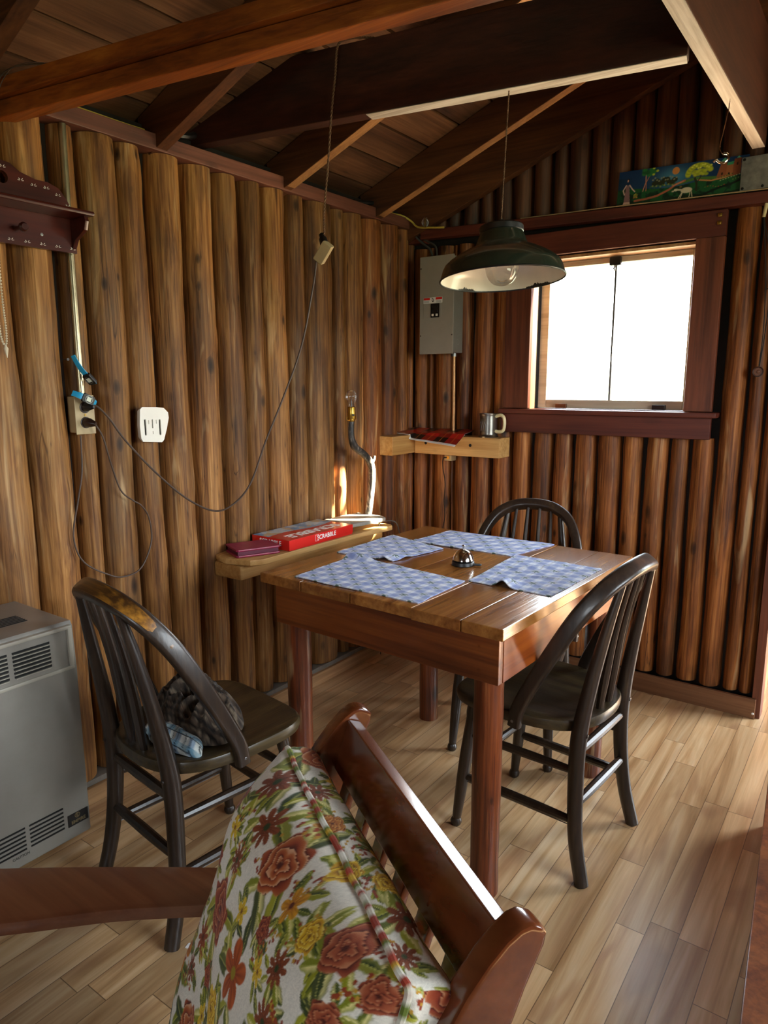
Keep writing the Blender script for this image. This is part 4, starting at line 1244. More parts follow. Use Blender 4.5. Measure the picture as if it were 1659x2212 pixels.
for g in range(3):
    for k in range(6):
        z = 0.224 - k * 0.0112
        bm = B(); box(bm, (HX1, yy - 0.044, z), (0.003, 0.088, 0.0042)); part('louvre_slot', bm, M_slot, ht)
    yy -= 0.099
for g in range(3):
    yb = -2.142 - 0.15 * g
    bm = B()
    for k in range(6):
        box(bm, (0.205 + 0.011 * k, yb - 0.06, HZ1 + 0.0004), (0.0052, 0.12, 0.0012))
    part('top_vent', bm, M_slot, ht)
bm = B(); box2(bm, (HX1 - 0.001, -2.138, 0.162), (HX1 + 0.0015, -2.081, 0.196), 0.0012); bd = part('badge', bm, M_black, ht)
bm = B(); Mt = frame((HX1 + 0.0018, -2.1095, 0.1715), (0, 1, 0), (0, 0, 1)); text_mesh(bm, 'EMPIRE', 0.0125, 0.0003, Mt, 0.0003)
c = ellipse(-0.002, 0.0165, 0.0072, 0.0072, 28)
curve_mesh(bm, [c, ellipse(-0.002, 0.0165, 0.0058, 0.0058, 28)], 0.0006, Mt)
text_mesh(bm, 'E', 0.0125, 0.0003, frame((HX1 + 0.0018, -2.1115, 0.188), (0, 1, 0), (0, 0, 1)), 0.0003)
part('badge_lettering', bm, M_logo, bd)
bm = B(); text_mesh(bm, 'CAUTION', 0.0095, 0.0002, frame((HX1 + 0.0006, -2.262, 0.1545), (0, 1, 0), (0, 0, 1)), 0.0002)
part('caution_lettering', bm, M_caut, ht)

# ================================================================== LEFT WALL THINGS
# peg rack ----------------------------------------------------------------
rk = thing('peg_shelf', 'red brown painted peg shelf with white flower marks high on the left log wall', 'shelf', (0.08, -2.03, 1.66))
yc = -2.02
halfo = [(0.0, 1.868), (0.035, 1.864), (0.06, 1.848), (0.10, 1.838), (0.135, 1.838), (0.165, 1.828), (0.185, 1.805), (0.20, 1.776), (0.205, 1.757), (0.205, 1.664)]
ol = [(yc + a, z) for a, z in halfo] + [(yc - a, z) for a, z in reversed(halfo[1:])]
bm = B(); curve_mesh(bm, [ol, ellipse(yc + 0.012, 1.826, 0.0155, 0.0155, 24)], 0.014, frame((0.077, 0, 0), (0, 1, 0), (0, 0, 1)))
part('back_board', bm, M_rack, rk)
bm = B(); box2(bm, (0.084, yc - 0.235, 1.753), (0.172, yc + 0.213, 1.766), 0.005); part('shelf_board', bm, M_rack, rk)
for s in (-1, 1):
    y = yc + s * 0.197
    pr = [(0.0, 0.0), (0.068, 0.0), (0.072, -0.012), (0.064, -0.034), (0.040, -0.046), (0.018, -0.056), (0.004, -0.076), (0.0, -0.080)]
    bm = B(); prism(bm, pr, 0.012, frame((0.084, y + 0.006, 1.753), (1, 0, 0), (0, 0, 1)), 0.002); part('bracket', bm, M_rack, rk)
for y in (-2.13, -1.985):
    bm = B(); lathe(bm, [(0.006, 0), (0.0055, 0.025), (0.006, 0.03), (0.0115, 0.036), (0.012, 0.043), (0.008, 0.048)], 16, frame((0.084, y, 1.703), (0, 1, 0), (0, 0, 1), (1, 0, 0)))
    part('peg', bm, M_rack, rk)
bm = B()
def flower(y, z, s):
    for k in range(5):
        a = PI / 2 + (k - 2) * 0.70
        q = Vector((0.0846, y + s * math.cos(a) * 0.0055, z + math.sin(a) * s * 0.0055))
        beam(bm, q - Vector((0, math.cos(a), math.sin(a))) * 0.0026, q + Vector((0, math.cos(a), math.sin(a))) * 0.0026, 0.0022, 0.0012, bev=0)
for y, z in ((-2.005, 1.851), (-1.96, 1.828), (-1.926, 1.822), (-1.891, 1.822), (-1.859, 1.810), (-1.833, 1.786)):
    flower(y, z - 0.002, 1.0)
for k in range(10):
    flower(-2.215 + 0.0430 * k, 1.6725, 1.0)
part('flower_marks', bm, M_boxw, rk)
bm = B(); lathe(bm, [(0.004, 0), (0.004, 0.0015), (0.002, 0.002)], 10, frame((0.084, -1.915, 1.70), (0, 1, 0), (0, 0, 1), (1, 0, 0))); part('screw', bm, M_steel, rk)

# bead string hanging below the rack ---------------------------------------
nk = thing('bead_necklace', 'pale bead string with a pointed pendant hanging below the peg shelf', 'necklace', (0.1, -2.045, 1.40))
path = catmull([(0.125, -2.055, 1.690), (0.105, -2.047, 1.62), (0.09, -2.040, 1.52), (0.086, -2.036, 1.44), (0.086, -2.040, 1.405), (0.087, -2.050, 1.418), (0.092, -2.056, 1.47), (0.105, -2.062, 1.60), (0.125, -2.060, 1.690)], 40)
acc = 0; last = path[0]; bm = B(); cnt = 0
for q in path[1:]:
    acc += (q - last).length; last = q
    if acc > 0.0058:
        acc = 0
        b = bmesh.new(); bmesh.ops.create_icosphere(b, subdivisions=1, radius=0.0033); merge(bm, b, Matrix.Translation(q)); cnt += 1
tube(bm, path, 0.0008, 4)
o = part('beads', bm, M_bead, nk); o['kind'] = 'stuff'
bm = B(); tube(bm, [(0.087, -2.042, 1.404), (0.087, -2.041, 1.395), (0.087, -2.040, 1.372)], [0.002, 0.006, 0.0008], 8); part('pendant', bm, M_bead, nk)

# conduit and outlet ---------------------------------------------------------
bm = B(); tube(bm, [(0.046, -1.808, 2.012), (0.046, -1.812, 1.7), (0.060, -1.822, 1.42), (0.064, -1.824, 1.27)], 0.0105, 14)
tag(part('conduit', bm, M_emt), 'steel electrical conduit running down the left wall to the brown outlet box', 'pipe')
ob = thing('electrical_outlet', 'tan wall outlet box on the left log wall under the blue strapped watches', 'outlet', (0.07, -1.824, 1.155))
bm = B(); box2(bm, (0.03, -1.852, 1.162), (0.0715, -1.796, 1.268), 0.004); part('box', bm, M_tan, ob)
bm = B(); box2(bm, (0.0715, -1.855, 1.158), (0.075, -1.793, 1.271), 0.002); part('cover_plate', bm, M_tan, ob)
for z in (1.236, 1.192):
    bm = B(); lathe(bm, [(0.0165, 0), (0.0165, 0.0022), (0.015, 0.003)], 24, frame((0.0747, -1.824, z), (0, 1, 0), (0, 0, 1), (1, 0, 0))); part('receptacle', bm, M_dkbrown, ob)
bm = B(); lathe(bm, [(0.003, 0), (0.003, 0.001)], 10, frame((0.075, -1.824, 1.214), (0, 1, 0), (0, 0, 1), (1, 0, 0))); part('screw', bm, M_brass, ob)

# two watches -----------------------------------------------------------------
def watch(label, c, ax, n, face_out, la, lb, curl):
    """c centre of the case, ax strap direction, n face normal"""
    ax = Vector(ax).normalized(); n = Vector(n); n = (n - ax * n.dot(ax)).normalized(); s = n.cross(ax)
    w = thing('wrist_watch', label, 'watch', tuple(c), 0, 'watches hung by the outlet')
    c = Vector(c)
    bm = B(); M = frame(c, ax, s, n)
    prism(bm, [(-.015, -.013), (.015, -.013), (.019, -.008), (.019, .008), (.015, .013), (-.015, .013), (-.019, .008), (-.019, -.008)], 0.011, M @ Matrix.Translation((0, 0, -.005)), 0.002)
    part('case', bm, M_black, w)
    bm = B(); lathe(bm, [(0.0115, 0.006), (0.0118, 0.0072), (0.0102, 0.0072), (0.0100, 0.0062)], 28, M, cap0=False, cap1=False); part('bezel', bm, M_steel, w)
    bm = B(); box(bm, (0, 0, 0), (0.0135, 0.0125, 0.0012)); bmesh.ops.transform(bm, matrix=M @ Matrix.Translation((0, 0, .0062)), verts=bm.verts[:]); dsp = part('display', bm, M_lcd, w)
    bm = B()
    text_mesh(bm, '10:36', 0.0045, 0.0001, M @ Matrix.Translation((0, 0, .0069)) @ Matrix.Rotation(PI / 2, 4, 'Z')) if False else box(bm, M @ Vector((0, 0, .00695)), (0.0001, 0.0001, 0.0001))
    bm.free()
    for sg, L in ((1, la), (-1, lb)):
        pts = [];
        for k in range(9):
            t = k / 8; pts.append(c + ax * sg * (0.017 + L * t) - n * (curl * L * t * t))
        bm = B(); tube(bm, pts, [0.0095, 0.0090, 0.0085, 0.008, 0.0078], 12, normal=n, flat=0.16, sq=0.8); part('strap', bm, M_blue, w)
watch('watch with a long blue strap hanging sideways above the other watch', (0.098, -1.815, 1.318), (0, -0.60, 0.62), (0.30, -0.6, -0.55), True, 0.060, 0.004, 0.25)
watch('watch with a round pale face and short blue strap ends hanging over the outlet', (0.106, -1.831, 1.260), (0, 0.86, -0.42), (1, -0.25, 0.05), True, 0.022, 0.022, 0.9)
bm = B(); lathe(bm, [(0.0022, 0), (0.0022, 0.022), (0.004, 0.0225), (0.004, 0.0235)], 10, frame((0.068, -1.873, 1.372), (0, 1, 0), (0, 0, 1), (1, 0, 0)))
tag(part('nail', bm, M_dkbrown), 'dark nail holding the long blue watch strap on the left wall', 'nail')

# white slotted holder -----------------------------------------------------------
sh = thing('slotted_holder', 'white plastic slotted holder fixed to the left log wall', 'holder', (0.1, -1.59, 1.12))
bm = B()
o_ = [(-1.636, 1.231), (-1.580, 1.229), (-1.556, 1.226), (-1.541, 1.212), (-1.539, 1.195), (-1.549, 1.160), (-1.562, 1.125), (-1.570, 1.118), (-1.640, 1.124), (-1.646, 1.134), (-1.648, 1.175), (-1.644, 1.224)]
def slot(cx, cz, w, h, n=6):
    r = w / 2; pts = []
    for k in range(n + 1): a = PI * k / n; pts.append((cx + r * math.cos(a), cz + h / 2 - r + r * math.sin(a)))
    for k in range(n + 1): a = PI + PI * k / n; pts.append((cx + r * math.cos(a), cz - h / 2 + r + r * math.sin(a)))
    return pts
holes = [slot(-1.629, 1.168, 0.0085, 0.052), slot(-1.574, 1.166, 0.0085, 0.052), slot(-1.602, 1.178, 0.006, 0.030), slot(-1.616, 1.184, 0.0036, 0.014), slot(-1.588, 1.184, 0.0036, 0.014), slot(-1.602, 1.150, 0.004, 0.012)]
curve_mesh(bm, [o_] + holes, 0.004, frame((0.084, 0, 0), (0, 1, 0), (0, 0, 1)), 0.001)
part('face_plate', bm, M_white, sh)
bm = B(); b2 = bmesh.new()
ring0 = [bm.verts.new((0.0818, y, z)) for y, z in o_]; ring1 = [bm.verts.new((0.064, -1.595 + (y + 1.595) * 0.9, 1.175 + (z - 1.175) * 0.9)) for y, z in o_]
n = len(o_)
for k in range(n): bm.faces.new([ring0[k], ring0[(k + 1) % n], ring1[(k + 1) % n], ring1[k]])
bm.faces.new(ring1); b2.free()
part('rim', bm, M_white, sh)
bm = B(); box2(bm, (0.0765, -1.636, 1.138), (0.0795, -1.567, 1.20)); part('added_slot_shade_sheet', bm, M_slot, sh)  # added black sheet, paints the dark inside the slots

# hanging cord with socket adapter, and the extension cord swagged to the outlet --------
hc = thing('hanging_lamp_cord', 'twisted brown cord hanging from the middle tie beam with a tan socket adapter', 'cord', (0.50, -1.225, 1.66))
bfront = lambda x: -1.325 + (x - 0.0) * 0.175     # y of the front face of the middle tie beam
pts = catmull([(0.66, bfront(0.66) + 0.03, 2.292), (0.60, bfront(0.6) + 0.005, 2.294), (0.570, bfront(0.57) - 0.012, 2.275), (0.558, bfront(0.56) - 0.010, 2.2), (0.543, bfront(0.54) - 0.010, 2.09), (0.522, -1.235, 1.95), (0.505, -1.235, 1.83), (0.497, -1.228, 1.755)], 14)
def twisted(bm, pts, r, turns):
    n = len(pts)
    for ph in (0, PI):
        q = []
        for i, p in enumerate(pts):
            t = (pts[min(i + 1, n - 1)] - pts[max(i - 1, 0)]).normalized(); s = t.orthogonal().normalized(); c = t.cross(s)
            a = ph + 2 * PI * turns * i / n; q.append(p + (s * math.cos(a) + c * math.sin(a)) * r * 0.8)
        tube(bm, q, r, 6)
bm = B(); twisted(bm, catmull(pts, 3), 0.0021, 34); part('cord', bm, M_cordt, hc)
ax = Vector((0.45, -0.20, -0.86)).normalized()
bm = B(); M = frame((0.487, -1.228, 1.762), ax.orthogonal(), ax.cross(ax.orthogonal()), ax); lathe(bm, [(0.004, -0.004), (0.009, 0.0), (0.0095, 0.012), (0.0125, 0.016), (0.0135, 0.034), (0.0115, 0.036)], 18, M); part('socket', bm, M_black, hc)
bm = B(); R = frame((0, 0, 0), Vector((0.55, 0.0, 0.62)), Vector((0.3, -0.9, -0.27))).to_3x3()
box(bm, (0.500, -1.236, 1.706), (0.066, 0.030, 0.034), R, 0.004); ad = part('adapter', bm, M_tan, hc)
for t in (-0.014, 0.014):
    bm = B(); box(bm, Vector((0.500, -1.236, 1.706)) + R @ Vector((t, -0.002, -0.0172)), (0.009, 0.014, 0.002), R); part('adapter_slot', bm, M_black, ad)

ec = thing('extension_cord', 'brown extension cord swagged across the left wall from the adapter to the outlet', 'cord', (0.28, -1.54, 0.90))
pts = catmull([(0.478, -1.245, 1.683), (0.470, -1.256, 1.60), (0.451, -1.292, 1.424), (0.418, -1.341, 1.272), (0.382, -1.394, 1.127), (0.349, -1.441, 0.985), (0.315, -1.492, 0.921), (0.282, -1.540, 0.908), (0.236, -1.608, 0.955), (0.185, -1.683, 1.046), (0.143, -1.744, 1.139), (0.125, -1.778, 1.202), (0.112, -1.806, 1.238), (0.107, -1.820, 1.240)], 8)
bm = B(); tube(bm, pts, 0.0030, 8); part('cord', bm, M_cord, ec)
bm = B(); tube(bm, [(0.0785, -1.824, 1.236), (0.092, -1.823, 1.237), (0.112, -1.817, 1.238)], [0.012, 0.011, 0.005], 14); part('plug', bm, M_black, ec)
lc = thing('plug_cord', 'brown cord plugged in the lower outlet socket, hanging in a loose loop on the logs', 'cord', (0.09, -1.75, 0.70))
pts = catmull([(0.106, -1.815, 1.190), (0.108, -1.793, 1.147), (0.098, -1.765, 1.06), (0.094, -1.736, 0.980), (0.100, -1.700, 0.945), (0.104, -1.674, 0.925), (0.102, -1.648, 0.88), (0.098, -1.643, 0.801), (0.102, -1.689, 0.727), (0.090, -1.740, 0.708), (0.086, -1.789, 0.722), (0.080, -1.869, 0.780), (0.076, -1.892, 0.862), (0.076, -1.868, 0.969), (0.074, -1.848, 1.05), (0.072, -1.842, 1.155)], 8)
bm = B(); tube(bm, pts, 0.0026, 8); part('cord', bm, M_cord, lc)
bm = B(); tube(bm, [(0.0785, -1.824, 1.192), (0.093, -1.822, 1.192), (0.110, -1.814, 1.188)], [0.013, 0.012, 0.006], 14, sq=.4); part('plug', bm, M_dkbrown, lc)

# ================================================================== LEFT WALL SHELF WITH ITS THINGS
ws = thing('wall_shelf', 'rough live edge pine shelf on a bracket beam along the left wall', 'shelf', (0.16, -0.88, 0.62))
bm = B(); 
ol = [(0.055, -1.345), (0.14, -1.375), (0.235, -1.345), (0.262, -1.30), (0.262, -1.1), (0.270, -0.9), (0.276, -0.72), (0.290, -0.56), (0.275, -0.545), (0.055, -0.545)]
prism(bm, ol, 0.022, Matrix.Translation((0, 0, 0.676)), 0.004); part('shelf_board', bm, M_piney, ws)
bm = B(); box2(bm, (0.06, -1.36, 0.618), (0.20, -0.50, 0.6755), 0.012); part('support_beam', bm, M_piney, ws)
ZSH = 0.699
wl_ = thing('leather_wallet', 'burgundy leather zip wallet at the near end of the pine shelf', 'wallet', (0.16, -1.262, ZSH))
Rw = rotz(-0.42); Mw = Matrix.Translation((0.160, -1.258, ZSH))
bm = B(); prism(bm, [(-.062, -.082), (.055, -.082), (.062, -.075), (.062, .075), (.055, .082), (-.062, .082)], 0.008, Mw @ Rw.to_4x4(), 0.003); part('lower_cover', bm, M_burg, wl_)
bm = B(); prism(bm, [(-.058, -.076), (.056, -.076), (.056, .076), (-.058, .076)], 0.014, Mw @ Matrix.Translation((0, 0, .008)) @ Rw.to_4x4()); part('pages', bm, M_leaves, wl_)
bm = B(); prism(bm, [(-.062, -.082), (.055, -.082), (.062, -.075), (.062, .075), (.055, .082), (-.062, .082)], 0.008, Mw @ Matrix.Translation((0, 0, .0215)) @ Rw.to_4x4(), 0.003); part('upper_cover', bm, M_burg, wl_)

gb = thing('board_game_box', 'flat red board game box with white lettering lying on the pine shelf', 'game box', (0.15, -0.98, ZSH))
BX0, BX1, BY0, BY1, BZ1 = 0.070, 0.262, -1.175, -0.800, ZSH + 0.040
Rb = rotz(0.0)
bm = B(); box2(bm, (BX0 + .002, BY0 + .002, ZSH), (BX1 - .002, BY1 - .002, ZSH + 0.012), 0.001); part('tray', bm, M_red, gb)
bm = B(); box2(bm, (BX0, BY0, ZSH + 0.006), (BX1, BY1, BZ1), 0.0015); part('lid', bm, M_red, gb)
# printed top: blue and cream picture over the wall half, red field with the name over the front half
def paint_lid(u, v):
    P = Paint(u, v, '#d3221b')            # u along the box 0..0.375, v across 0 (front)..0.192 (wall)
    P.blend((P.v > 0.105 + 0.012 * np.sin(P.u * 18)) * 1.0, '#8fb8d8')
    n = fbm(P.u * 30, P.v * 30, 21, 3)
    P.blend(((n > .55) & (P.v > 0.118)) * .8, '#dfe6e6'); P.blend(((n < .42) & (P.v > 0.118)) * .8, '#5f93bd'); P.blend(((fbm(P.u * 40, P.v * 40, 77, 2) > .62) & (P.v > .115)) * .8, '#d8b271')
    return P.c
bm = B(); nu, nv = 120, 70
grid(bm, lambda a, b: Vector((BX1 - 0.002 - b * (BX1 - BX0 - .004), BY0 + 0.002 + a * (BY1 - BY0 - .004), BZ1 + 0.0004)), nu, nv)
uv = np.array([(i / nu * .371, j / nv * .188) for i in range(nu + 1) for j in range(nv + 1)])
part('printed_top', bm, M_print, gb, colors=paint_lid(uv[:, 0], uv[:, 1]), recalc=False)
bm = B(); text_mesh(bm, 'SCRABBLE', 0.064, 0.0003, frame((BX1 - 0.052, -0.985, BZ1 + 0.0010), (0, -1, 0), (1, 0, 0)), 0.0012)
part('top_lettering', bm, M_boxw, gb)
Ms = frame((BX1 + 0.0006, -0.965, ZSH + 0.0235), (0, 1, 0), (0, 0, 1))
bm = B(); text_mesh(bm, 'SCRABBLE', 0.0245, 0.0002, Ms, 0.0004)
curve_mesh(bm, [[(-.0655, -.0115), (.0655, -.0115), (.0655, .0115), (-.0655, .0115)], [(-.0643, -.0105), (.0643, -.0105), (.0643, .0105), (-.0643, .0105)]], 0.0004, Ms) if False else None
curve_mesh(bm, [[(-.0668, -.0115), (-.0468, -.0115), (-.0468, .0125), (-.0668, .0125)], [(-.0656, -.0103), (-.048, -.0103), (-.048, .0113), (-.0656, .0113)]], 0.0004, Ms)
part('side_lettering', bm, M_boxw, gb)
bm = B(); text_mesh(bm, 'SCRABBLE', 0.0245, 0.0002, frame((0.166, BY0 - 0.0006, ZSH + 0.0235), (1, 0, 0), (0, 0, 1)), 0.0004)
part('end_lettering', bm, M_boxw, gb)

# branch lamp -------------------------------------------------------------
tl = thing('branch_table_lamp', 'table lamp made of a crooked pale branch with a bare bulb, on the pine shelf', 'lamp', (0.18, -0.68, ZSH))
bm = B(); prism(bm, [(0.085, -0.770), (0.245, -0.785), (0.262, -0.70), (0.272, -0.585), (0.24, -0.562), (0.105, -0.565), (0.09, -0.66)], 0.016, Matrix.Translation((0, 0, ZSH + 0.020)), 0.003); part('base_slab', bm, M_slate, tl)
for x, y in ((0.105, -0.75), (0.228, -0.765), (0.25, -0.60), (0.115, -0.585)):
    bm = B(); tube(bm, [(x, y, ZSH), (x, y, ZSH + 0.0385)], 0.0045, 10); part('foot', bm, M_steel, tl)
pts = catmull([(0.165, -0.566, ZSH + 0.034), (0.165, -0.552, 0.79), (0.165, -0.540, 0.86), (0.165, -0.538, 0.93), (0.165, -0.556, 0.970), (0.165, -0.600, 1.005), (0.165, -0.652, 1.034), (0.165, -0.676, 1.068), (0.165, -0.682, 1.11), (0.165, -0.678, 1.148)], 8)
bm = B(); tube(bm, pts, [0.0165, 0.0155, 0.0155, 0.0165, 0.016, 0.015, 0.0155, 0.0165, 0.0135, 0.0125, 0.011], 16); 
tube(bm, [(0.165, -0.545, 0.955), (0.170, -0.530, 0.975), (0.172, -0.527, 0.990)], [0.011, 0.008, 0.006], 10)
part('branch_stem', bm, M_bark, tl)
Mb = Matrix.Translation((0.165, -0.678, 1.146))
bm = B(); lathe(bm, [(0.012, 0), (0.014, 0.004), (0.014, 0.010), (0.017, 0.014), (0.018, 0.034), (0.0165, 0.038), (0.0165, 0.058), (0.0175, 0.060), (0.015, 0.062)], 24, Mb); skt = part('bulb_socket', bm, M_brass, tl)
bm = B(); tube(bm, [(0.165 + .015, -0.690, 1.175), (0.192, -0.700, 1.174)], [0.003, 0.0045], 8); part('switch_key', bm, M_black, skt)
bm = B()
for s in (-1, 1): tube(bm, catmull([(0.165, -0.678 + s * 0.013, 1.152), (0.165, -0.678 + s * 0.028, 1.152), (0.165, -0.678 + s * 0.032, 1.162), (0.165, -0.678 + s * 0.028, 1.168)], 5), 0.0018, 6)
part('harp_saddle', bm, M_brass, tl)
def bulb(parent, M, R, sock=True, scale=1.0):
    k = R
    prof = [(0.42 * k, 0), (0.45 * k, 0.25 * k), (0.62 * k, 0.7 * k), (0.86 * k, 1.15 * k), (0.98 * k, 1.6 * k), (0.98 * k, 1.95 * k), (0.86 * k, 2.4 * k), (0.6 * k, 2.72 * k), (0.3 * k, 2.86 * k), (0.05 * k, 2.9 * k)]
    P = catmull([(r, z, 0) for r, z in prof], 4)
    bm = B(); lathe(bm, [(p.x, p.y) for p in P], 32, M); part('glass_bulb', bm, M_bulb, parent)
    bm = B(); tube(bm, [M @ Vector((0, 0, 0)), M @ Vector((0, 0, 0.9 * k)), M @ Vector((0, 0, 1.2 * k))], [0.10 * k, 0.12 * k, 0.05 * k], 10)
    fil = [M @ Vector((0.42 * k * math.cos(a), 0.42 * k * math.sin(a), 1.75 * k)) for a in [0.6 * j for j in range(8)]]
    tube(bm, fil, 0.012 * k + 0.0002, 5)
    tube(bm, [M @ Vector((0, 0, 1.15 * k)), fil[0]], 0.012 * k, 5); tube(bm, [M @ Vector((0, 0, 1.15 * k)), fil[-1]], 0.012 * k, 5)
    part('filament', bm, M_steel, parent)
bulb(tl, Matrix.Translation((0.165, -0.678, 1.206)), 0.0245)
bm = B(); tube(bm, catmull([(0.235, -0.575, ZSH + 0.012), (0.28, -0.53, ZSH + 0.010), (0.285, -0.50, 0.66), (0.25, -0.45, 0.58), (0.12, -0.42, 0.45), (0.09, -0.40, 0.2), (0.095, -0.38, 0.003)], 6), 0.0022, 6)
part('power_cord', bm, M_cordg, tl)

# ================================================================== BACK WALL THINGS
# electrical panel ----------------------------------------------------------
ep = thing('breaker_box', 'grey metal breaker panel on the back wall beside the corner, half behind the lamp shade', 'electrical panel', (0.25, -0.1, 1.44))
bm = B(); box2(bm, (0.168, -0.143, 1.441), (0.336, -0.052, 1.866), 0.003); part('cabinet', bm, M_steel if False else plain('panel_side_grey', '#7d7970', 0.45, var=0.05), ep)
bm = B(); box2(bm, (0.160, -0.150, 1.436), (0.340, -0.143, 1.871), 0.002); part('cover', bm, M_panel, ep)
bm = B(); box2(bm, (0.181, -0.1514, 1.598), (0.278, -0.1500, 1.664), 0.0006); dr = part('breaker_window', bm, M_panel, ep)
bm = B(); box2(bm, (0.222, -0.1535, 1.600), (0.268, -0.1512, 1.662), 0.0008); brk = part('breaker_block', bm, M_black, ep)
for k, (z, x) in enumerate(((1.648, .233), (1.648, .255), (1.628, .233), (1.628, .255), (1.611, .233), (1.611, .255))):
    bm = B(); box(bm, (x, -0.1545, z), (0.010, 0.004, 0.008 if k < 2 else 0.010), None, 0.001); part('switch', bm, M_white if k > 3 else M_slot, brk)
bm = B(); box2(bm, (0.181, -0.1508, 1.664), (0.282, -0.1502, 1.690)); stk = part('warning_sticker', bm, M_boxw, ep)
bm = B(); box2(bm, (0.182, -0.1512, 1.679), (0.216, -0.1507, 1.689)); box2(bm, (0.247, -0.1512, 1.679), (0.281, -0.1507, 1.689)); part('red_band', bm, M_red, stk)
bm = B()
for x0, x1 in ((0.184, 0.213), (0.250, 0.279)):
    for k in range(3): box2(bm, (x0, -0.1511, 1.674 - .0035 * k), (x1 - .004 * (k % 2), -0.1507, 1.6752 - .0035 * k))
curve_mesh(bm, [ellipse(0, 0, .0052, .0078), ellipse(0, .001, .0028, .0048)], 0.0006, frame((0.232, -0.1512, 1.677), (1, 0, 0), (0, 0, 1)))
box2(bm, (0.226, -0.1512, 1.684), (0.230, -0.1507, 1.688))
part('sticker_print', bm, M_black, stk)
for x, z in ((0.166, 1.82), (0.166, 1.52), (0.334, 1.52), (0.334, 1.82)):
    bm = B(); lathe(bm, [(0.0034, 0), (0.003, 0.0012)], 10, frame((x, -0.150, z), (1, 0, 0), (0, 0, 1))); part('screw', bm, M_dkbrown, ep)
for z in (1.48, 1.50, 1.52):
    pass
bm = B(); curve_mesh(bm, [ellipse(0, 0, .013, .013, 24), ellipse(0, 0, .0122, .0122, 24)], 0.0006, frame((0.3363, -0.098, 1.49), (0, 1, 0), (0, 0, 1))); part('knockout', bm, M_panel, ep)
bm = B(); tube(bm, [(0.312, -0.088, 1.442), (0.312, -0.088, 1.425)], 0.0135, 14); part('connector', bm, M_steel, ep)
bm = B(); tube(bm, [(0.312, -0.088, 1.428), (0.312, -0.086, 1.25), (0.310, -0.080, 1.062)], 0.0088, 14)
tag(part('conduit', bm, M_copper), 'coppery conduit running from under the breaker panel down to the corner shelf', 'pipe')
bm = B(); tube(bm, catmull([(0.060, -0.055, 2.018), (0.085, -0.075, 1.985), (0.13, -0.075, 1.945), (0.17, -0.08, 1.915), (0.195, -0.09, 1.866)], 8), 0.0055, 8)
tube(bm, catmull([(0.070, -0.060, 2.022), (0.10, -0.068, 1.985), (0.15, -0.072, 1.955), (0.20, -0.08, 1.925), (0.215, -0.09, 1.866)], 8), 0.0045, 8)
tag(part('panel_cable', bm, M_cordg), 'grey cables dropping from the wall plate into the top of the breaker panel', 'cable')
# cables lying on the plates
bm = B(); tube(bm, catmull([(0.020, -2.05, 2.073), (0.03, -1.90, 2.073), (0.025, -1.72, 2.074), (0.03, -1.60, 2.071), (0.035, -1.53, 2.070)], 6), 0.0055, 8)
tag(part('yellow_cable', bm, M_cordy), 'yellow cable lying on the left wall plate near the orange beam', 'cable')
bm = B(); tube(bm, catmull([(0.025, -0.315, 2.068), (0.035, -0.25, 2.071), (0.04, -0.19, 2.069), (0.055, -0.135, 2.067), (0.085, -0.112, 2.045), (0.12, -0.107, 2.016), (0.20, -0.107, 2.004), (0.26, -0.107, 1.998)], 8), 0.0045, 8)
tag(part('yellow_cable', bm, M_cordy), 'yellow cable along the plate into the room corner above the breaker panel', 'cable')
bm = B(); tube(bm, catmull([(0.02, -1.50, 2.075), (0.045, -1.44, 2.082), (0.05, -1.38, 2.09), (0.03, -1.33, 2.11)], 6), 0.011, 8)
tag(part('black_cable', bm, M_black), 'thick black cable stub on the left plate next to the dark tie beam', 'cable')
bm = B(); tube(bm, catmull([(0.02, -0.46, 2.073), (0.045, -0.40, 2.077), (0.048, -0.35, 2.085), (0.04, -0.335, 2.10)], 6), 0.009, 8)
tag(part('black_cable', bm, M_black), 'black cable stub on the left plate at the foot of the bright edged rafter', 'cable')
bm = B(); tube(bm, catmull([(0.62, -0.072, 1.9955), (0.80, -0.078, 1.9905), (1.00, -0.0895, 1.985), (1.25, -0.0905, 1.978), (1.5, -0.0905, 1.972), (1.75, -0.088, 1.9645), (2.0, -0.088, 1.9575)], 8), 0.0022, 8)
tag(part('pale_cable', bm, M_tan), 'thin pale cable lying along the board above the window, below the painting', 'cable')
gk = thing('glass_insulator', 'small clear glass knob on the yellow cable at the top of the room corner', 'glass knob', (0.172, -0.128, 2.004))
bm = B(); lathe(bm, [(0.006, 0.000), (0.008, 0.004), (0.016, 0.012), (0.018, 0.022), (0.015, 0.032), (0.009, 0.038), (0.010, 0.042), (0.004, 0.045)], 20, Matrix.Translation((0, 0, 0.0)))
part('glass_body', bm, M_bulb, gk, local=True)
bm = B(); tube(bm, [(0, 0, 0.002), (0, 0, 0.040)], [0.005, 0.003], 8); part('core', bm, M_brass, gk, local=True)

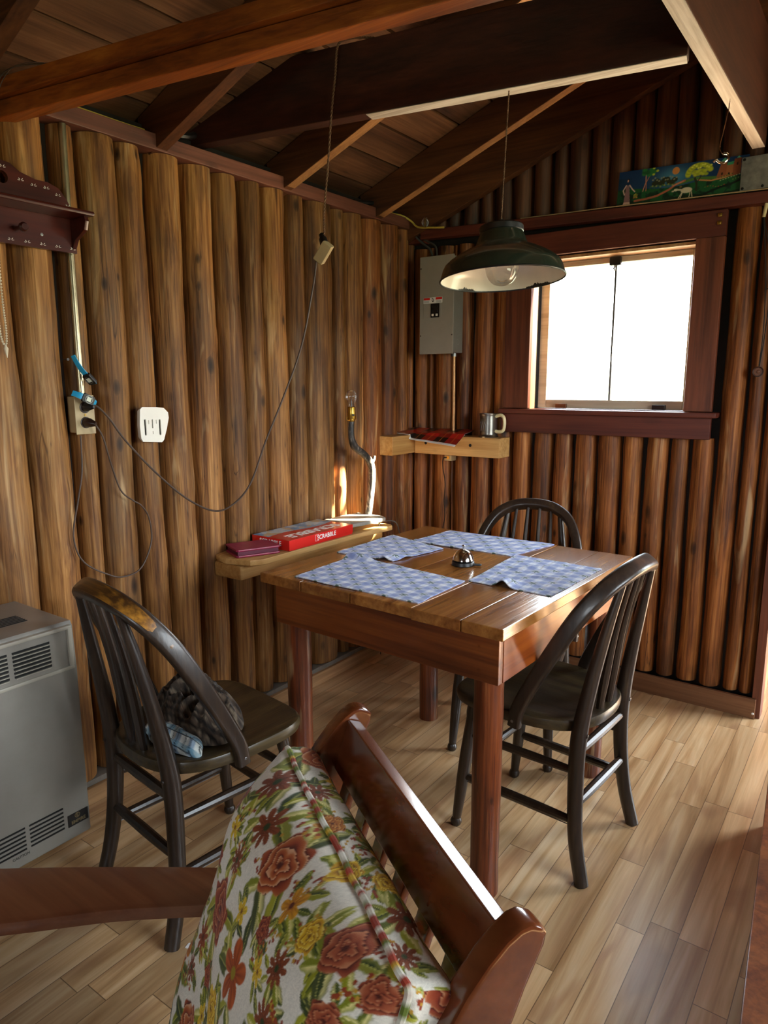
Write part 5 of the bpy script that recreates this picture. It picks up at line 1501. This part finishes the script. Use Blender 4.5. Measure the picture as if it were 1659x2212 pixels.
# corner shelf of squared timbers ------------------------------------------------
cs = thing('corner_shelf', 'pale squared timber corner shelf under the breaker panel', 'shelf', (0.3, -0.12, 0.97))
bm = B(); box2(bm, (0.045, -0.345, 0.972), (0.140, -0.052, 1.060), 0.003); part('side_timber', bm, M_piney, cs)
bm = B(); box2(bm, (0.141, -0.158, 0.970), (0.592, -0.052, 1.060), 0.004)
part('back_timber', bm, M_pine, cs)
for x in (0.205, 0.445):
    bm = B(); lathe(bm, [(0.007, 0), (0.007, 0.001)], 14, frame((x, -0.1585, 1.022), (1, 0, 0), (0, 0, 1))); part('bolt_hole', bm, M_slot, cs)
nu, nv = 110, 60
bm = B()
def sheet(a, b):
    x = 0.068 + a * 0.345 - 0.05 * b * (1 - a); y = -0.062 - b * (0.125 + 0.060 * a)
    dr = max(0, (-0.150 - y)) * (0.42 if a > .3 else 0.1); 
    return Vector((x, y, 0.0012 + 1.0655 + 0.002 * nz(a * 4, b * 3) - dr * 1.1 * min(1, a * 3) + 0.020 * (1 - b) ** 2))
T = grid(bm, sheet, nu, nv)
bot = [[bm.verts.new(v.co - Vector((0, 0, 0.0012))) for v in r] for r in T]
for i in range(nu):
    for j in range(nv): bm.faces.new([bot[i][j], bot[i][j + 1], bot[i + 1][j + 1], bot[i + 1][j]])
rim = [(i, 0) for i in range(nu)] + [(nu, j) for j in range(nv)] + [(i, nv) for i in range(nu, 0, -1)] + [(0, j) for j in range(nv, 0, -1)]
for (a, b), (c_, d) in zip(rim, rim[1:] + rim[:1]): bm.faces.new([T[a][b], T[c_][d], bot[c_][d], bot[a][b]])
uv = np.array([(i / nu * .34, j / nv * .16) for i in range(nu + 1) for j in range(nv + 1)])
cc1 = paint_check_red(uv[:, 0] + .02, uv[:, 1] + .01)
j = np.array([jj for i in range(nu + 1) for jj in range(nv + 1)])
cc1[j > nv * 0.93] = H('#eceae4')
col = np.concatenate([cc1, np.tile(H('#eceae4'), (len(cc1), 1))])
tag(part('checked_mat', bm, M_print, colors=col, sharp=60), 'red and black checked mat with a white edge lying on the corner shelf', 'mat')
mg = thing('tankard', 'pewter tankard with a cream handle at the right end of the corner shelf', 'tankard', (0.512, -0.112, 1.0605))
bm = B(); lathe(bm, [(0.044, 0), (0.045, 0.004), (0.041, 0.010), (0.0395, 0.016), (0.0395, 0.095), (0.0415, 0.100), (0.0415, 0.106), (0.039, 0.107), (0.037, 0.103), (0.0365, 0.012), (0.001, 0.010)], 36, cap1=False)
part('body', bm, M_pewter, mg, local=True)
bm = B()
for k in range(3):
    tube(bm, catmull([(0.0405 * math.cos(a), 0.0405 * math.sin(a), z) for a, z in ((-2.1 + .3 * k, .03), (-2.0 + .3 * k, .05), (-2.15 + .3 * k, .068), (-1.95 + .3 * k, .082))], 5), 0.0012, 5)
for z in (0.024, 0.088):
    tube(bm, [(0.040 * math.cos(a), 0.040 * math.sin(a), z) for a in [-2.5 + 0.1 * k for k in range(15)]], 0.0009, 5)
part('relief', bm, M_steel, mg, local=True)
bm = B(); hd = Vector((0.99, -0.10, 0))
tube(bm, catmull([tuple(hd * 0.036 + Vector((0, 0, .094))), tuple(hd * 0.062 + Vector((0, 0, .100))), tuple(hd * 0.080 + Vector((0, 0, .090))), tuple(hd * 0.084 + Vector((0, 0, .06))), tuple(hd * 0.078 + Vector((0, 0, .034))), tuple(hd * 0.058 + Vector((0, 0, .026))), tuple(hd * 0.038 + Vector((0, 0, .028)))], 6), 0.0072, 12, sq=.4); part('handle', bm, M_cream, mg, local=True)
lo = thing('small_outlet', 'small cream outlet box with a black cord just under the corner shelf', 'outlet', (0.292, -0.075, 0.935))
bm = B(); box2(bm, (0.272, -0.098, 0.936), (0.312, -0.052, 0.9695), 0.003); part('box', bm, M_tan, lo)
bm = B(); lathe(bm, [(0.009, 0), (0.009, 0.003)], 16, frame((0.292, -0.098, 0.952), (1, 0, 0), (0, 0, 1))); part('receptacle', bm, M_brass, lo)
bm = B(); tube(bm, catmull([(0.288, -0.103, 0.952), (0.270, -0.105, 0.945), (0.262, -0.092, 0.90), (0.266, -0.075, 0.82), (0.258, -0.07, 0.74), (0.262, -0.068, 0.66), (0.250, -0.068, 0.58), (0.24, -0.072, 0.45), (0.25, -0.085, 0.2), (0.24, -0.09, 0.004)], 8), 0.0026, 6)
tag(part('thin_cord', bm, M_black), 'thin black cord hanging down the back wall from the small outlet', 'cord')

# painting, plate, hook and the hanging bits at the right --------------------------
PU, PV = 0.460, 0.131
def paint_picture(u, v):
    P = Paint(u, v, '#24506f')
    U, V_ = P.u / PU, P.v / PV
    P.c = H('#15426a') * (1 - V_)[:, None] * 0.9 + H('#12365f') * V_[:, None] + (H('#4f8f9f') * np.exp(-((U - .45) / .12) ** 2 - ((V_ - .65) / .25) ** 2)[:, None]) * .8
    n = fbm(P.u * 60, P.v * 60, 31, 3)
    ground = V_ < 0.44 + 0.05 * np.sin(U * 9 + 1) + (U > .78) * .06
    P.blend(ground * 1.0, '#14402a'); P.blend(ground * (n > .5) * .6, '#1f6a34'); P.blend(ground * (n < .4) * .6, '#0d2318')
    P.blend((V_ < .10 + .04 * np.sin(U * 14)) * .8, '#0b2016')
    P.blend(np.clip(1 - U / .12, 0, 1) * (V_ < .8) * .5, '#12241c')
    def D(x, y, rx, ry, c, soft=.2): P.disc(x * PU, y * PV, rx * PU, ry * PU, c, 0, soft)
    # bush
    for k in range(9): D(.30 + .02 * k, .60 + .05 * math.sin(k * 1.7) - .012 * abs(k - 4), .026, .022, '#2d3320')
    for k in range(12): D(.285 + .017 * k, .655 + .05 * math.sin(k * 1.7), .010, .008, '#9a9878', .6)
    for k in range(14): D(.27 + .016 * k, .47 + .02 * math.sin(k * 2.2), .010, .010, '#8f9a45' if k % 2 else '#3f6b2c', .6)
    # first tree
    P.stroke([(.21 * PU, .38 * PV), (.228 * PU, .62 * PV), (.225 * PU, .84 * PV)], .0034, '#c98a72'); P.stroke([(.235 * PU, .38 * PV), (.232 * PU, .62 * PV), (.262 * PU, .84 * PV)], .0030, '#b5745c')
    for k in range(16):
        a = k * 2.4; D(.245 + .075 * math.cos(a) * ((k % 4) / 4 + .3), .90 + .10 * math.sin(a) * ((k % 3) / 3 + .2), .026, .018, '#2f7a3c' if k % 3 else '#1f5c34', .5)
    for k in range(7): D(.295 + .02 * math.cos(k * 2.1), .90 + .1 * math.sin(k * 2.1), .013, .010, '#c5cf3c', .6)
    D(.462, .83, .030, .030, '#e0914a', .12)
    # far meadow and paths
    P.stroke([(.50 * PU, .47 * PV), (.62 * PU, .55 * PV), (.78 * PU, .50 * PV)], .010, '#4f7a34')
    P.stroke([(.15 * PU, .13 * PV), (.24 * PU, .15 * PV), (.33 * PU, .20 * PV), (.42 * PU, .33 * PV), (.47 * PU, .45 * PV), (.54 * PU, .53 * PV)], .0072, '#b5674a')
    P.stroke([(.45 * PU, .42 * PV), (.53 * PU, .52 * PV)], .004, '#d58a66')
    P.stroke([(.64 * PU, .50 * PV), (.74 * PU, .44 * PV), (.84 * PU, .48 * PV), (.93 * PU, .58 * PV)], .005, '#c98a52')
    P.stroke([(.70 * PU, .10 * PV), (.80 * PU, .22 * PV), (.90 * PU, .30 * PV), (.96 * PU, .38 * PV)], .008, '#0c1f1a')
    # yellow tree
    P.stroke([(.635 * PU, .22 * PV), (.632 * PU, .42 * PV), (.615 * PU, .55 * PV)], .007, '#33301f'); P.stroke([(.632 * PU, .42 * PV), (.665 * PU, .62 * PV), (.70 * PU, .78 * PV)], .0034, '#33301f'); P.stroke([(.632 * PU, .42 * PV), (.61 * PU, .66 * PV)], .003, '#33301f')
    for k in range(26):
        t = k / 25; a = PI * (1.05 - .95 * t); D(.645 + .085 * math.cos(a), .68 + .22 * math.sin(a), .026, .022, '#c8cf2c' if k % 3 else '#8fa02a', .5)
    for k in range(14): D(.60 + .0075 * k, .70 + .06 * math.sin(k * 2.3), .022, .016, '#a9b428' if k % 2 else '#c4cc3a', .6)
    for k in range(10): D(.585 + .016 * k, .86 + .05 * math.sin(k * 1.4), .012, .009, '#eef06a', .7)
    # stone castle like house
    P.poly([(.775 * PU, .50 * PV), (.805 * PU, .90 * PV), (.845 * PU, .90 * PV), (.85 * PU, .50 * PV)], '#9c5a38')
    P.poly([(.845 * PU, .50 * PV), (.845 * PU, .80 * PV), (.90 * PU, .84 * PV), (.90 * PU, .50 * PV)], '#a9683f')
    P.poly([(.89 * PU, .50 * PV), (.895 * PU, .93 * PV), (.945 * PU, .95 * PV), (.95 * PU, .52 * PV)], '#8d4f30')
    P.poly([(.798 * PU, .90 * PV), (.825 * PU, 1.0 * PV), (.852 * PU, .90 * PV)], '#5fae8c'); P.poly([(.845 * PU, .78 * PV), (.85 * PU, .86 * PV), (.895 * PU, .88 * PV), (.89 * PU, .80 * PV)], '#3f9a68')
    P.poly([(.91 * PU, .95 * PV), (.925 * PU, 1.0 * PV), (.94 * PU, .95 * PV)], '#5fae8c')
    for x, y in ((.92, .80), (.815, .58), (.865, .56)): D(x, y, .007, .013, '#2a1a14', .2)
    for k in range(40): D(.80 + .19 * ((k * 37) % 40) / 40, .40 + .16 * ((k * 17) % 40) / 40, .006, .005, ['#3c7a44', '#86a84a', '#c0c8a0', '#1d4a2a'][k % 4], .6)
    for k in range(8): D(.70 + .02 * k, .28 + .02 * math.sin(k), .008, .004, '#b5542c' if k % 2 else '#7a8a3a', .6)
    # pale grazing animal
    D(.56, .26, .047, .024, '#ddd2b4', .15); D(.478, .30, .018, .011, '#ddd2b4', .15); D(.455, .27, .012, .007, '#cfc0a0', .2)
    P.stroke([(.49 * PU, .30 * PV), (.53 * PU, .28 * PV)], .006, '#d5c8a8')
    for a, b in ((.525, .50), (.53, .515), (.59, .585), (.60, .61)): P.stroke([(a * PU, .20 * PV), (b * PU, .04 * PV)], .0030, '#d5c8a8')
    D(.512, .37, .012, .010, '#7a6a42', .4)
    # woman in a long dress with a basket
    P.poly([(.055 * PU, .05 * PV), (.068 * PU, .60 * PV), (.093 * PU, .60 * PV), (.112 * PU, .05 * PV)], '#8d6a6c')
    P.poly([(.045 * PU, .02 * PV), (.06 * PU, .12 * PV), (.105 * PU, .12 * PV), (.115 * PU, .03 * PV)], '#d5b0a0')
    P.stroke([(.068 * PU, .60 * PV), (.045 * PU, .46 * PV), (.058 * PU, .34 * PV)], .0042, '#d9b8aa'); P.stroke([(.095 * PU, .60 * PV), (.12 * PU, .48 * PV), (.143 * PU, .40 * PV)], .0040, '#d9b8aa')
    D(.082, .73, .011, .016, '#1a1210', .2); D(.079, .72, .0065, .011, '#d9ad98', .25)
    D(.152, .27, .020, .020, '#8a8a3a', .3)
    for k in range(9): D(.138 + .004 * k, .22 + .018 * ((k * 5) % 7), .005, .005, ['#c95a3a', '#d8c34a', '#6a8f3a'][k % 3], .5)
    return P.c
pz = lambda x: 1.985 - (x - 0.118) * (0.073 / 2.632) + 0.0225
pa = thing('folk_painting', 'long folk painting of a woman, trees and pale animal on the board above the window', 'painting', (1.26, -0.065, 1.975))
px0, px1 = 1.030, 1.490
zb0, zb1 = pz(px0), pz(px1)
ang = math.atan2(zb1 - zb0, px1 - px0)
ux = Vector((math.cos(ang), 0, math.sin(ang))); uy = Vector((0.0, 0.07, 1)).normalized(); uy = (uy - ux * uy.dot(ux)).normalized()
org = Vector((px0, -0.074, zb0 + 0.0005))
bm = B(); b = bmesh.new(); bmesh.ops.create_cube(b, size=1)
for v in b.verts: v.co = org + ux * ((v.co.x + .5) * PU) + uy * ((v.co.y + .5) * PV) + uy.cross(ux) * (v.co.z + .5) * 0.006
merge(bm, b); part('panel_board', bm, M_dkbrown, pa)
nu, nv = 300, 86
bm = B(); nrm = ux.cross(uy).normalized()
if nrm.y > 0: nrm = -nrm
grid(bm, lambda a, c: org + ux * (a * PU) + uy * (c * PV) + nrm * 0.0008, nu, nv)
uv = np.array([(i / nu * PU, j / nv * PV) for i in range(nu + 1) for j in range(nv + 1)])
part('picture', bm, M_painting, pa, colors=paint_picture(uv[:, 0], uv[:, 1]), recalc=True)
mp = thing('metal_plate', 'dull grey metal plate with rivets at the right end of the painted panel', 'plate', (1.54, -0.09, 1.975))
bm = B(); box2(bm, (1.473, -0.0855, 1.975), (1.640, -0.0835, 2.087), 0.0008); part('sheet', bm, M_tin, mp)
for x, z in ((1.481, 2.079), (1.481, 1.983), (1.545, 1.983)):
    bm = B(); lathe(bm, [(0.005, 0), (0.0045, 0.002), (0.002, 0.003)], 12, frame((x, -0.0855, z), (1, 0, 0), (0, 0, 1))); part('rivet', bm, M_slot, mp)
bm = B(); tube(bm, catmull([(1.53, -0.655, 2.101), (1.528, -0.658, 2.06), (1.522, -0.67, 2.01), (1.520, -0.69, 1.965), (1.528, -0.70, 1.945), (1.534, -0.70, 1.938)], 8), 0.0016, 6)
tube(bm, catmull([(1.534, -0.70, 1.942), (1.546, -0.703, 1.937), (1.548, -0.704, 1.924), (1.536, -0.704, 1.916), (1.524, -0.702, 1.920), (1.515, -0.70, 1.928), (1.508, -0.698, 1.924)], 8), 0.0034, 8)
tag(part('hanging_wire_hook', bm, M_chrome), 'shiny wire hook hanging from the beam in front of the painted panel', 'hook')
pg = thing('hanging_medallion', 'round wooden medallion hanging on dark strings right of the window', 'ornament', (1.583, -0.07, 1.31))
bm = B(); tube(bm, [(1.565, -0.09, 1.921), (1.560, -0.094, 1.876)], [0.0065, 0.0055], 12); part('peg', bm, M_cream, pg)
bm = B(); tube(bm, catmull([(1.560, -0.094, 1.880), (1.572, -0.072, 1.75), (1.584, -0.066, 1.60), (1.588, -0.064, 1.48), (1.584, -0.063, 1.362)], 8), 0.0018, 6)
tube(bm, catmull([(1.560, -0.094, 1.880), (1.585, -0.072, 1.75), (1.597, -0.066, 1.60), (1.594, -0.064, 1.48), (1.586, -0.063, 1.362)], 8), 0.0018, 6); part('string', bm, M_black, pg)
bm = B(); M = frame((1.583, -0.058, 1.342), (1, 0, 0), (0, 0, 1)); lathe(bm, [(0.0185, 0), (0.0185, 0.004), (0.0155, 0.005), (0.0145, 0.0035), (0.006, 0.0035), (0.005, 0.006), (0.001, 0.0065)], 28, M); part('disc', bm, M_cab, pg)
bm = B(); tube(bm, [Vector((1.583, -0.0645, 1.342)) + Vector((0.0168 * math.cos(a), 0, 0.0168 * math.sin(a))) for a in [2 * PI * k / 28 for k in range(28)]], 0.0016, 6, closed=True); part('carved_ring', bm, M_dkbrown, pg)
bm = B(); tube(bm, catmull([(1.590, -0.064, 1.66), (1.596, -0.066, 1.70), (1.606, -0.066, 1.712), (1.610, -0.065, 1.70)], 5), 0.003, 6)
tube(bm, [(1.600, -0.066, 1.69), (1.603, -0.066, 1.66), (1.604, -0.066, 1.63), (1.606, -0.066, 1.59)], [0.004, 0.010, 0.011, 0.003], 10)
for s in (-1, 1): tube(bm, [(1.603, -0.066, 1.64), (1.603 + s * .02, -0.066, 1.632)], [0.003, 0.0012], 6)
tag(part('black_ornament', bm, M_black), 'small black ornament hanging among the strings at the right edge of the window wall', 'ornament')

# ================================================================== PENDANT LAMP
LC = Vector((1.052, -1.102, 1.594))
tow = Vector((0.443, -0.896, 0)); rgt = Vector((0.813, 0.582, 0))
upv = (Vector((0, 0, 1)) - tow * 0.070 - rgt * 0.045).normalized()
ML = frame(LC, upv.orthogonal(), upv.cross(upv.orthogonal()), upv)
pl = thing('pendant_lamp', 'dark green enamel pendant lamp with a large clear bulb hanging over the table', 'lamp', tuple(LC))
outer = [(0.1780, 0.000), (0.1775, 0.003), (0.1740, 0.014), (0.1690, 0.030), (0.1625, 0.042), (0.150, 0.053), (0.130, 0.066), (0.107, 0.078), (0.086, 0.0875), (0.0775, 0.092), (0.0740, 0.0945), (0.0705, 0.103), (0.0635, 0.121), (0.0590, 0.131)]
bm = B(); lathe(bm, outer, 72, ML, cap0=False, cap1=True); part('shade', bm, M_green, pl, recalc=False)
inner = [(r - 0.0022, z + 0.0004) for r, z in outer]
inner[-1] = (inner[-1][0], inner[-1][1] - 0.003)
bm = B(); lathe(bm, inner, 72, ML, cap0=False, cap1=True); bmesh.ops.reverse_faces(bm, faces=bm.faces[:]); part('shade_lining', bm, M_enamw, pl, recalc=False)
bm = B(); tube(bm, [ML @ Vector((0.1772 * math.cos(a), 0.1772 * math.sin(a), 0.001)) for a in [2 * PI * k / 90 for k in range(90)]], 0.0024, 8, closed=True); part('rim', bm, M_black, pl)
# chipped enamel near the rim
bm = B()
vd = Vector((-0.443, 0.896, 0))
xl = ML.to_3x3().inverted() @ vd; a_far = math.atan2(xl.y, xl.x)
def chip(a0, a1, dep):
    n = 26; top = []; bot = []
    for k in range(n + 1):
        a = a0 + (a1 - a0) * k / n; t = k / n
        h = dep * (math.sin(PI * t) ** .5) * (0.55 + 0.45 * abs(nz(k * .7 + a0 * 9))) * (0.5 + abs(nz(k * 1.9 + 4)))
        bot.append(bm.verts.new(ML @ Vector((0.1752 * math.cos(a), 0.1752 * math.sin(a), 0.0016)))); 
        rr = 0.1754 - 0.30 * h - 0.0006; top.append(bm.verts.new(ML @ Vector((rr * math.cos(a), rr * math.sin(a), 0.0016 + h))))
    for k in range(n): bm.faces.new([bot[k], bot[k + 1], top[k + 1], top[k]])
chip(a_far + 0.48, a_far + 0.86, 0.016); part('enamel_chip', bm, M_black, pl)
bm = B(); chip(a_far - 0.95, a_far - 0.42, 0.018); part('enamel_chip', bm, M_black, pl)
bm = B(); lathe(bm, [(0.0595, 0.128), (0.0620, 0.130), (0.0620, 0.144), (0.0595, 0.147), (0.045, 0.151), (0.02, 0.155), (0.011, 0.156), (0.010, 0.163), (0.005, 0.165)], 48, ML); part('cap', bm, M_black, pl)
bm = B(); lathe(bm, [(0.020, 0.130), (0.020, 0.125), (0.024, 0.122), (0.024, 0.118), (0.02, 0.115)], 24, ML); part('lamp_holder', bm, M_brass, pl)
bulb(pl, ML @ Matrix.Translation((0, 0, 0.122)) @ Matrix.Rotation(PI, 4, 'X'), 0.0480)
top_ = ML @ Vector((0, 0, 0.164)); hook = Vector((1.062, -1.112, 2.0846))
bm = B(); twisted(bm, [top_ + (hook - top_) * (k / 60) for k in range(61)], 0.0016, 24); part('lamp_cord', bm, M_cordt, pl)

# ================================================================== CLOTHES ON THE LEFT CHAIR, PAPER ON THE FAR ONE
def heap(name, c, R, rz, height, painter, mat, label, cat, seed, nr=46, na=110, ridge=0.5, profile=1.2, lift=None):
    bm = B(); uv = []; Rm = rotz(rz); C0 = Vector(c)
    def pt(r, a):
        k = 1 + 0.16 * nz(math.cos(a) * 1.4 + seed, math.sin(a) * 1.4) + 0.05 * nz(a * 3, seed)
        x = R[0] * r * k * math.cos(a); y = R[1] * r * k * math.sin(a)
        n = abs(nz(x * 22 + seed, y * 22)) ; n2 = abs(nz(x * 48, y * 48 + seed))
        h = height * (max(0, 1 - r ** profile) ** 0.55) * (1 - ridge + ridge * (1.6 * (0.5 - n) + .5)) - 0.006 * n2 * (1 - r)
        if lift: h += lift(x, y) * (1 - r ** 3)
        return C0 + Rm @ Vector((x, y, 0)) + Vector((0, 0, max(0.0015, h)))
    cen = bm.verts.new(pt(0, 0)); uv.append((0, 0)); rings = []
    for i in range(1, nr + 1):
        r = i / nr; ring = []
        for k in range(na):
            a = 2 * PI * k / na; ring.append(bm.verts.new(pt(r, a))); h = pt(r, a).z - c[2]
            q = Vector((R[0] * r * math.cos(a), R[1] * r * math.sin(a), 0)); q = Rm @ q
            uv.append((q.x * 1.15 + h * .9 + .01 * nz(q.x * 20, q.y * 20), q.y * 1.15 + h * .7))
        rings.append(ring)
    for k in range(na): bm.faces.new([cen, rings[0][k], rings[0][(k + 1) % na]])
    for a_, b_ in zip(rings, rings[1:]):
        for k in range(na): bm.faces.new([a_[k], b_[k], b_[(k + 1) % na], a_[(k + 1) % na]])
    low = [bm.verts.new(Vector((v.co.x, v.co.y, c[2]))) for v in rings[-1]]
    for k in range(na):
        bm.faces.new([rings[-1][k], low[k], low[(k + 1) % na], rings[-1][(k + 1) % na]])
        uv.append(uv[len(uv) - na] if False else (0, 0))
    bm.faces.new(list(reversed(low)))
    uv = np.array(uv); n = len(bm.verts)
    tail = uv[1 + (nr - 1) * na:1 + nr * na]; uv = np.concatenate([uv[:1 + nr * na], tail])
    o = part(name, bm, mat, colors=painter(uv[:, 0], uv[:, 1]), sharp=70)
    tag(o, label, cat); return o
ZC = 0.4375
def lift_shirt(x, y):
    return 0.030 * math.exp(-((x + .07) / .06) ** 2 - ((y - .02) / .06) ** 2) + 0.02 * math.exp(-((x - .10) / .05) ** 2 - ((y + .02) / .05) ** 2)
heap('folded_cloth', (0.635, -1.998, ZC), (0.115, 0.042), -0.08, 0.032, paint_plaid_blue, M_plaid, 'pale blue checked cloth folded under the dark shirt on the left chair', 'cloth', 8.3, ridge=.35, profile=4)
heap('flannel_shirt', (0.600, -1.895, ZC), (0.170, 0.095), -0.22, 0.085, paint_plaid_dark, M_plaid, 'rumpled dark checked flannel shirt heaped on the left chair seat', 'shirt', 3.1, ridge=.6, profile=2.6, lift=lift_shirt)
def paint_white(u, v):
    P = Paint(u, v, '#d9d7d2'); return P.c
heap('crumpled_paper', (1.085, -0.790, ZC), (0.06, 0.075), 0.4, 0.055, paint_white, M_plaid, 'crumpled white paper on the seat of the chair behind the table', 'paper', 6.6, nr=20, na=50, ridge=.9)
bm = B(); prism(bm, [(-.014, -.007), (.013, -.009), (.015, .007), (-.012, .008)], 0.0015, Matrix.Translation((0.787, -2.095, 0.0)) @ Matrix.Rotation(0.4, 4, 'Z'))
tag(part('paper_scrap', bm, M_paper), 'little white paper scrap on the floor by the rear leg of the left chair', 'paper scrap')

# ================================================================== WIRE ON THE FRONT BEAM, CHEST AT THE RIGHT
bm = B()
for k, (dx, dz) in enumerate(((0, 0), (0.014, 0.004), (0.026, -0.003))):
    F_ = lambda x: fby(x) - 0.020
    pts = catmull([(0.075 + dx, F_(.08) - 0.002, 1.972 + dz), (0.080 + dx, F_(.08) - 0.004, 2.01), (0.105 + dx, F_(.1) - 0.004, 2.045 + dz), (0.145 + dx, F_(.14) - 0.002, 2.064), (0.20 + dx, F_(.2) + 0.004, 2.066 + dz * .3), (0.27, F_(.27) + 0.02, 2.0615)], 8)
    tube(bm, pts, 0.0009 + 0.0007 * (k == 0), 6)
tag(part('silver_wire', bm, M_steel), 'loose silvery wire wound over the left end of the orange beam', 'wire')
wc = thing('wooden_chest', 'low orange brown wooden chest at the right edge of the floor, only its side showing', 'chest', (2.05, -1.5, 0))
bm = B(); prism(bm, [(1.818, -0.80), (1.905, -1.90), (2.32, -1.90), (2.23, -0.80)], 0.13, Matrix.Translation((0, 0, 0.0)), 0.004); part('body', bm, M_cab, wc)
bm = B(); prism(bm, [(1.812, -0.79), (1.899, -1.91), (2.33, -1.91), (2.24, -0.79)], 0.018, Matrix.Translation((0, 0, 0.1305)), 0.004); part('lid', bm, M_cab, wc)

# ================================================================== LIGHT
w = bpy.data.worlds.new('World'); scene.world = w; w.use_nodes = True
nt = w.node_tree; bg = nt.nodes['Background']
tc = nt.nodes.new('ShaderNodeTexCoord'); sp = nt.nodes.new('ShaderNodeSeparateXYZ'); nt.links.new(tc.outputs['Generated'], sp.inputs[0])
rp = nt.nodes.new('ShaderNodeValToRGB'); nt.links.new(sp.outputs[2], rp.inputs[0])
cr = rp.color_ramp; cr.elements[0].position = 0.0; cr.elements[0].color = (0.30, 0.33, 0.22, 1)
cr.elements[1].position = 0.06; cr.elements[1].color = (0.95, 0.98, 1.0, 1)
e = cr.elements.new(0.6); e.color = (0.72, 0.86, 1.0, 1)
nt.links.new(rp.outputs[0], bg.inputs['Color']); bg.inputs['Strength'].default_value = 9.0
def portal(loc, rot, sx, sy):
    l = bpy.data.lights.new('daylight_portal', 'AREA'); l.shape = 'RECTANGLE'; l.size = sx; l.size_y = sy
    l.cycles.is_portal = True
    o = bpy.data.objects.new('daylight_portal', l); COL.objects.link(o); o.location = loc; o.rotation_euler = rot
portal(((WX0 + WX1) / 2, 0.125, (WZ0 + WZ1) / 2), (-PI / 2, 0, 0), WX1 - WX0, WZ1 - WZ0)
portal((3.08, (DY0 + DY1) / 2, 1.0), (0, PI / 2, 0), 1.96, DY1 - DY0)
portal((XR + 0.125, (R0 + R1) / 2, 1.475), (0, PI / 2, 0), 0.95, R1 - R0)
portal((1.9, YR - 0.125, 1.525), (PI / 2, 0, 0), 1.0, 0.65)
# low sun slipping through the window onto the wall and the lamp base
def spot(src, dst, deg, power, col, sx=1.0, blend=0.3, rad=0.004):
    l = bpy.data.lights.new('sun_shaft', 'SPOT'); l.energy = power; l.spot_size = math.radians(deg); l.spot_blend = blend; l.color = col
    l.shadow_soft_size = rad
    o = bpy.data.objects.new('sun_shaft', l); COL.objects.link(o); o.location = src
    o.rotation_euler = (Vector(dst) - Vector(src)).to_track_quat('-Z', 'Y').to_euler(); o.scale = (sx, 1, 1)
sl_ = bpy.data.lights.new('sun', 'SUN'); sl_.energy = 40; sl_.angle = 0.02; sl_.color = (1.0, 0.93, 0.80)
so = bpy.data.objects.new('sun', sl_); COL.objects.link(so); so.location = (4, 3, 4)
so.rotation_euler = Vector((-0.39, -0.27, -0.88)).to_track_quat('-Z', 'Y').to_euler()
S = Vector((1.50, 0.44, 1.84))
spot(S, (0.06, -0.62, 0.84), 6.0, 18000, (1.0, 0.86, 0.62), 0.35)
spot(S, (0.17, -0.62, 0.73), 6.5, 6000, (1.0, 0.9, 0.7), 1.0, 0.5)
spot(S, (0.682, 0.01, 1.46), 42, 260, (1.0, 0.9, 0.72), 0.22, 0.3)
scene.view_settings.view_transform = 'Standard'; scene.view_settings.look = 'None'
scene.view_settings.exposure = 1.55; scene.view_settings.gamma = 1.0
scene.cycles.max_bounces = 10; scene.cycles.diffuse_bounces = 6; scene.cycles.transparent_max_bounces = 12
scene.cycles.sample_clamp_indirect = 15.0
scene.cycles.use_denoising = True
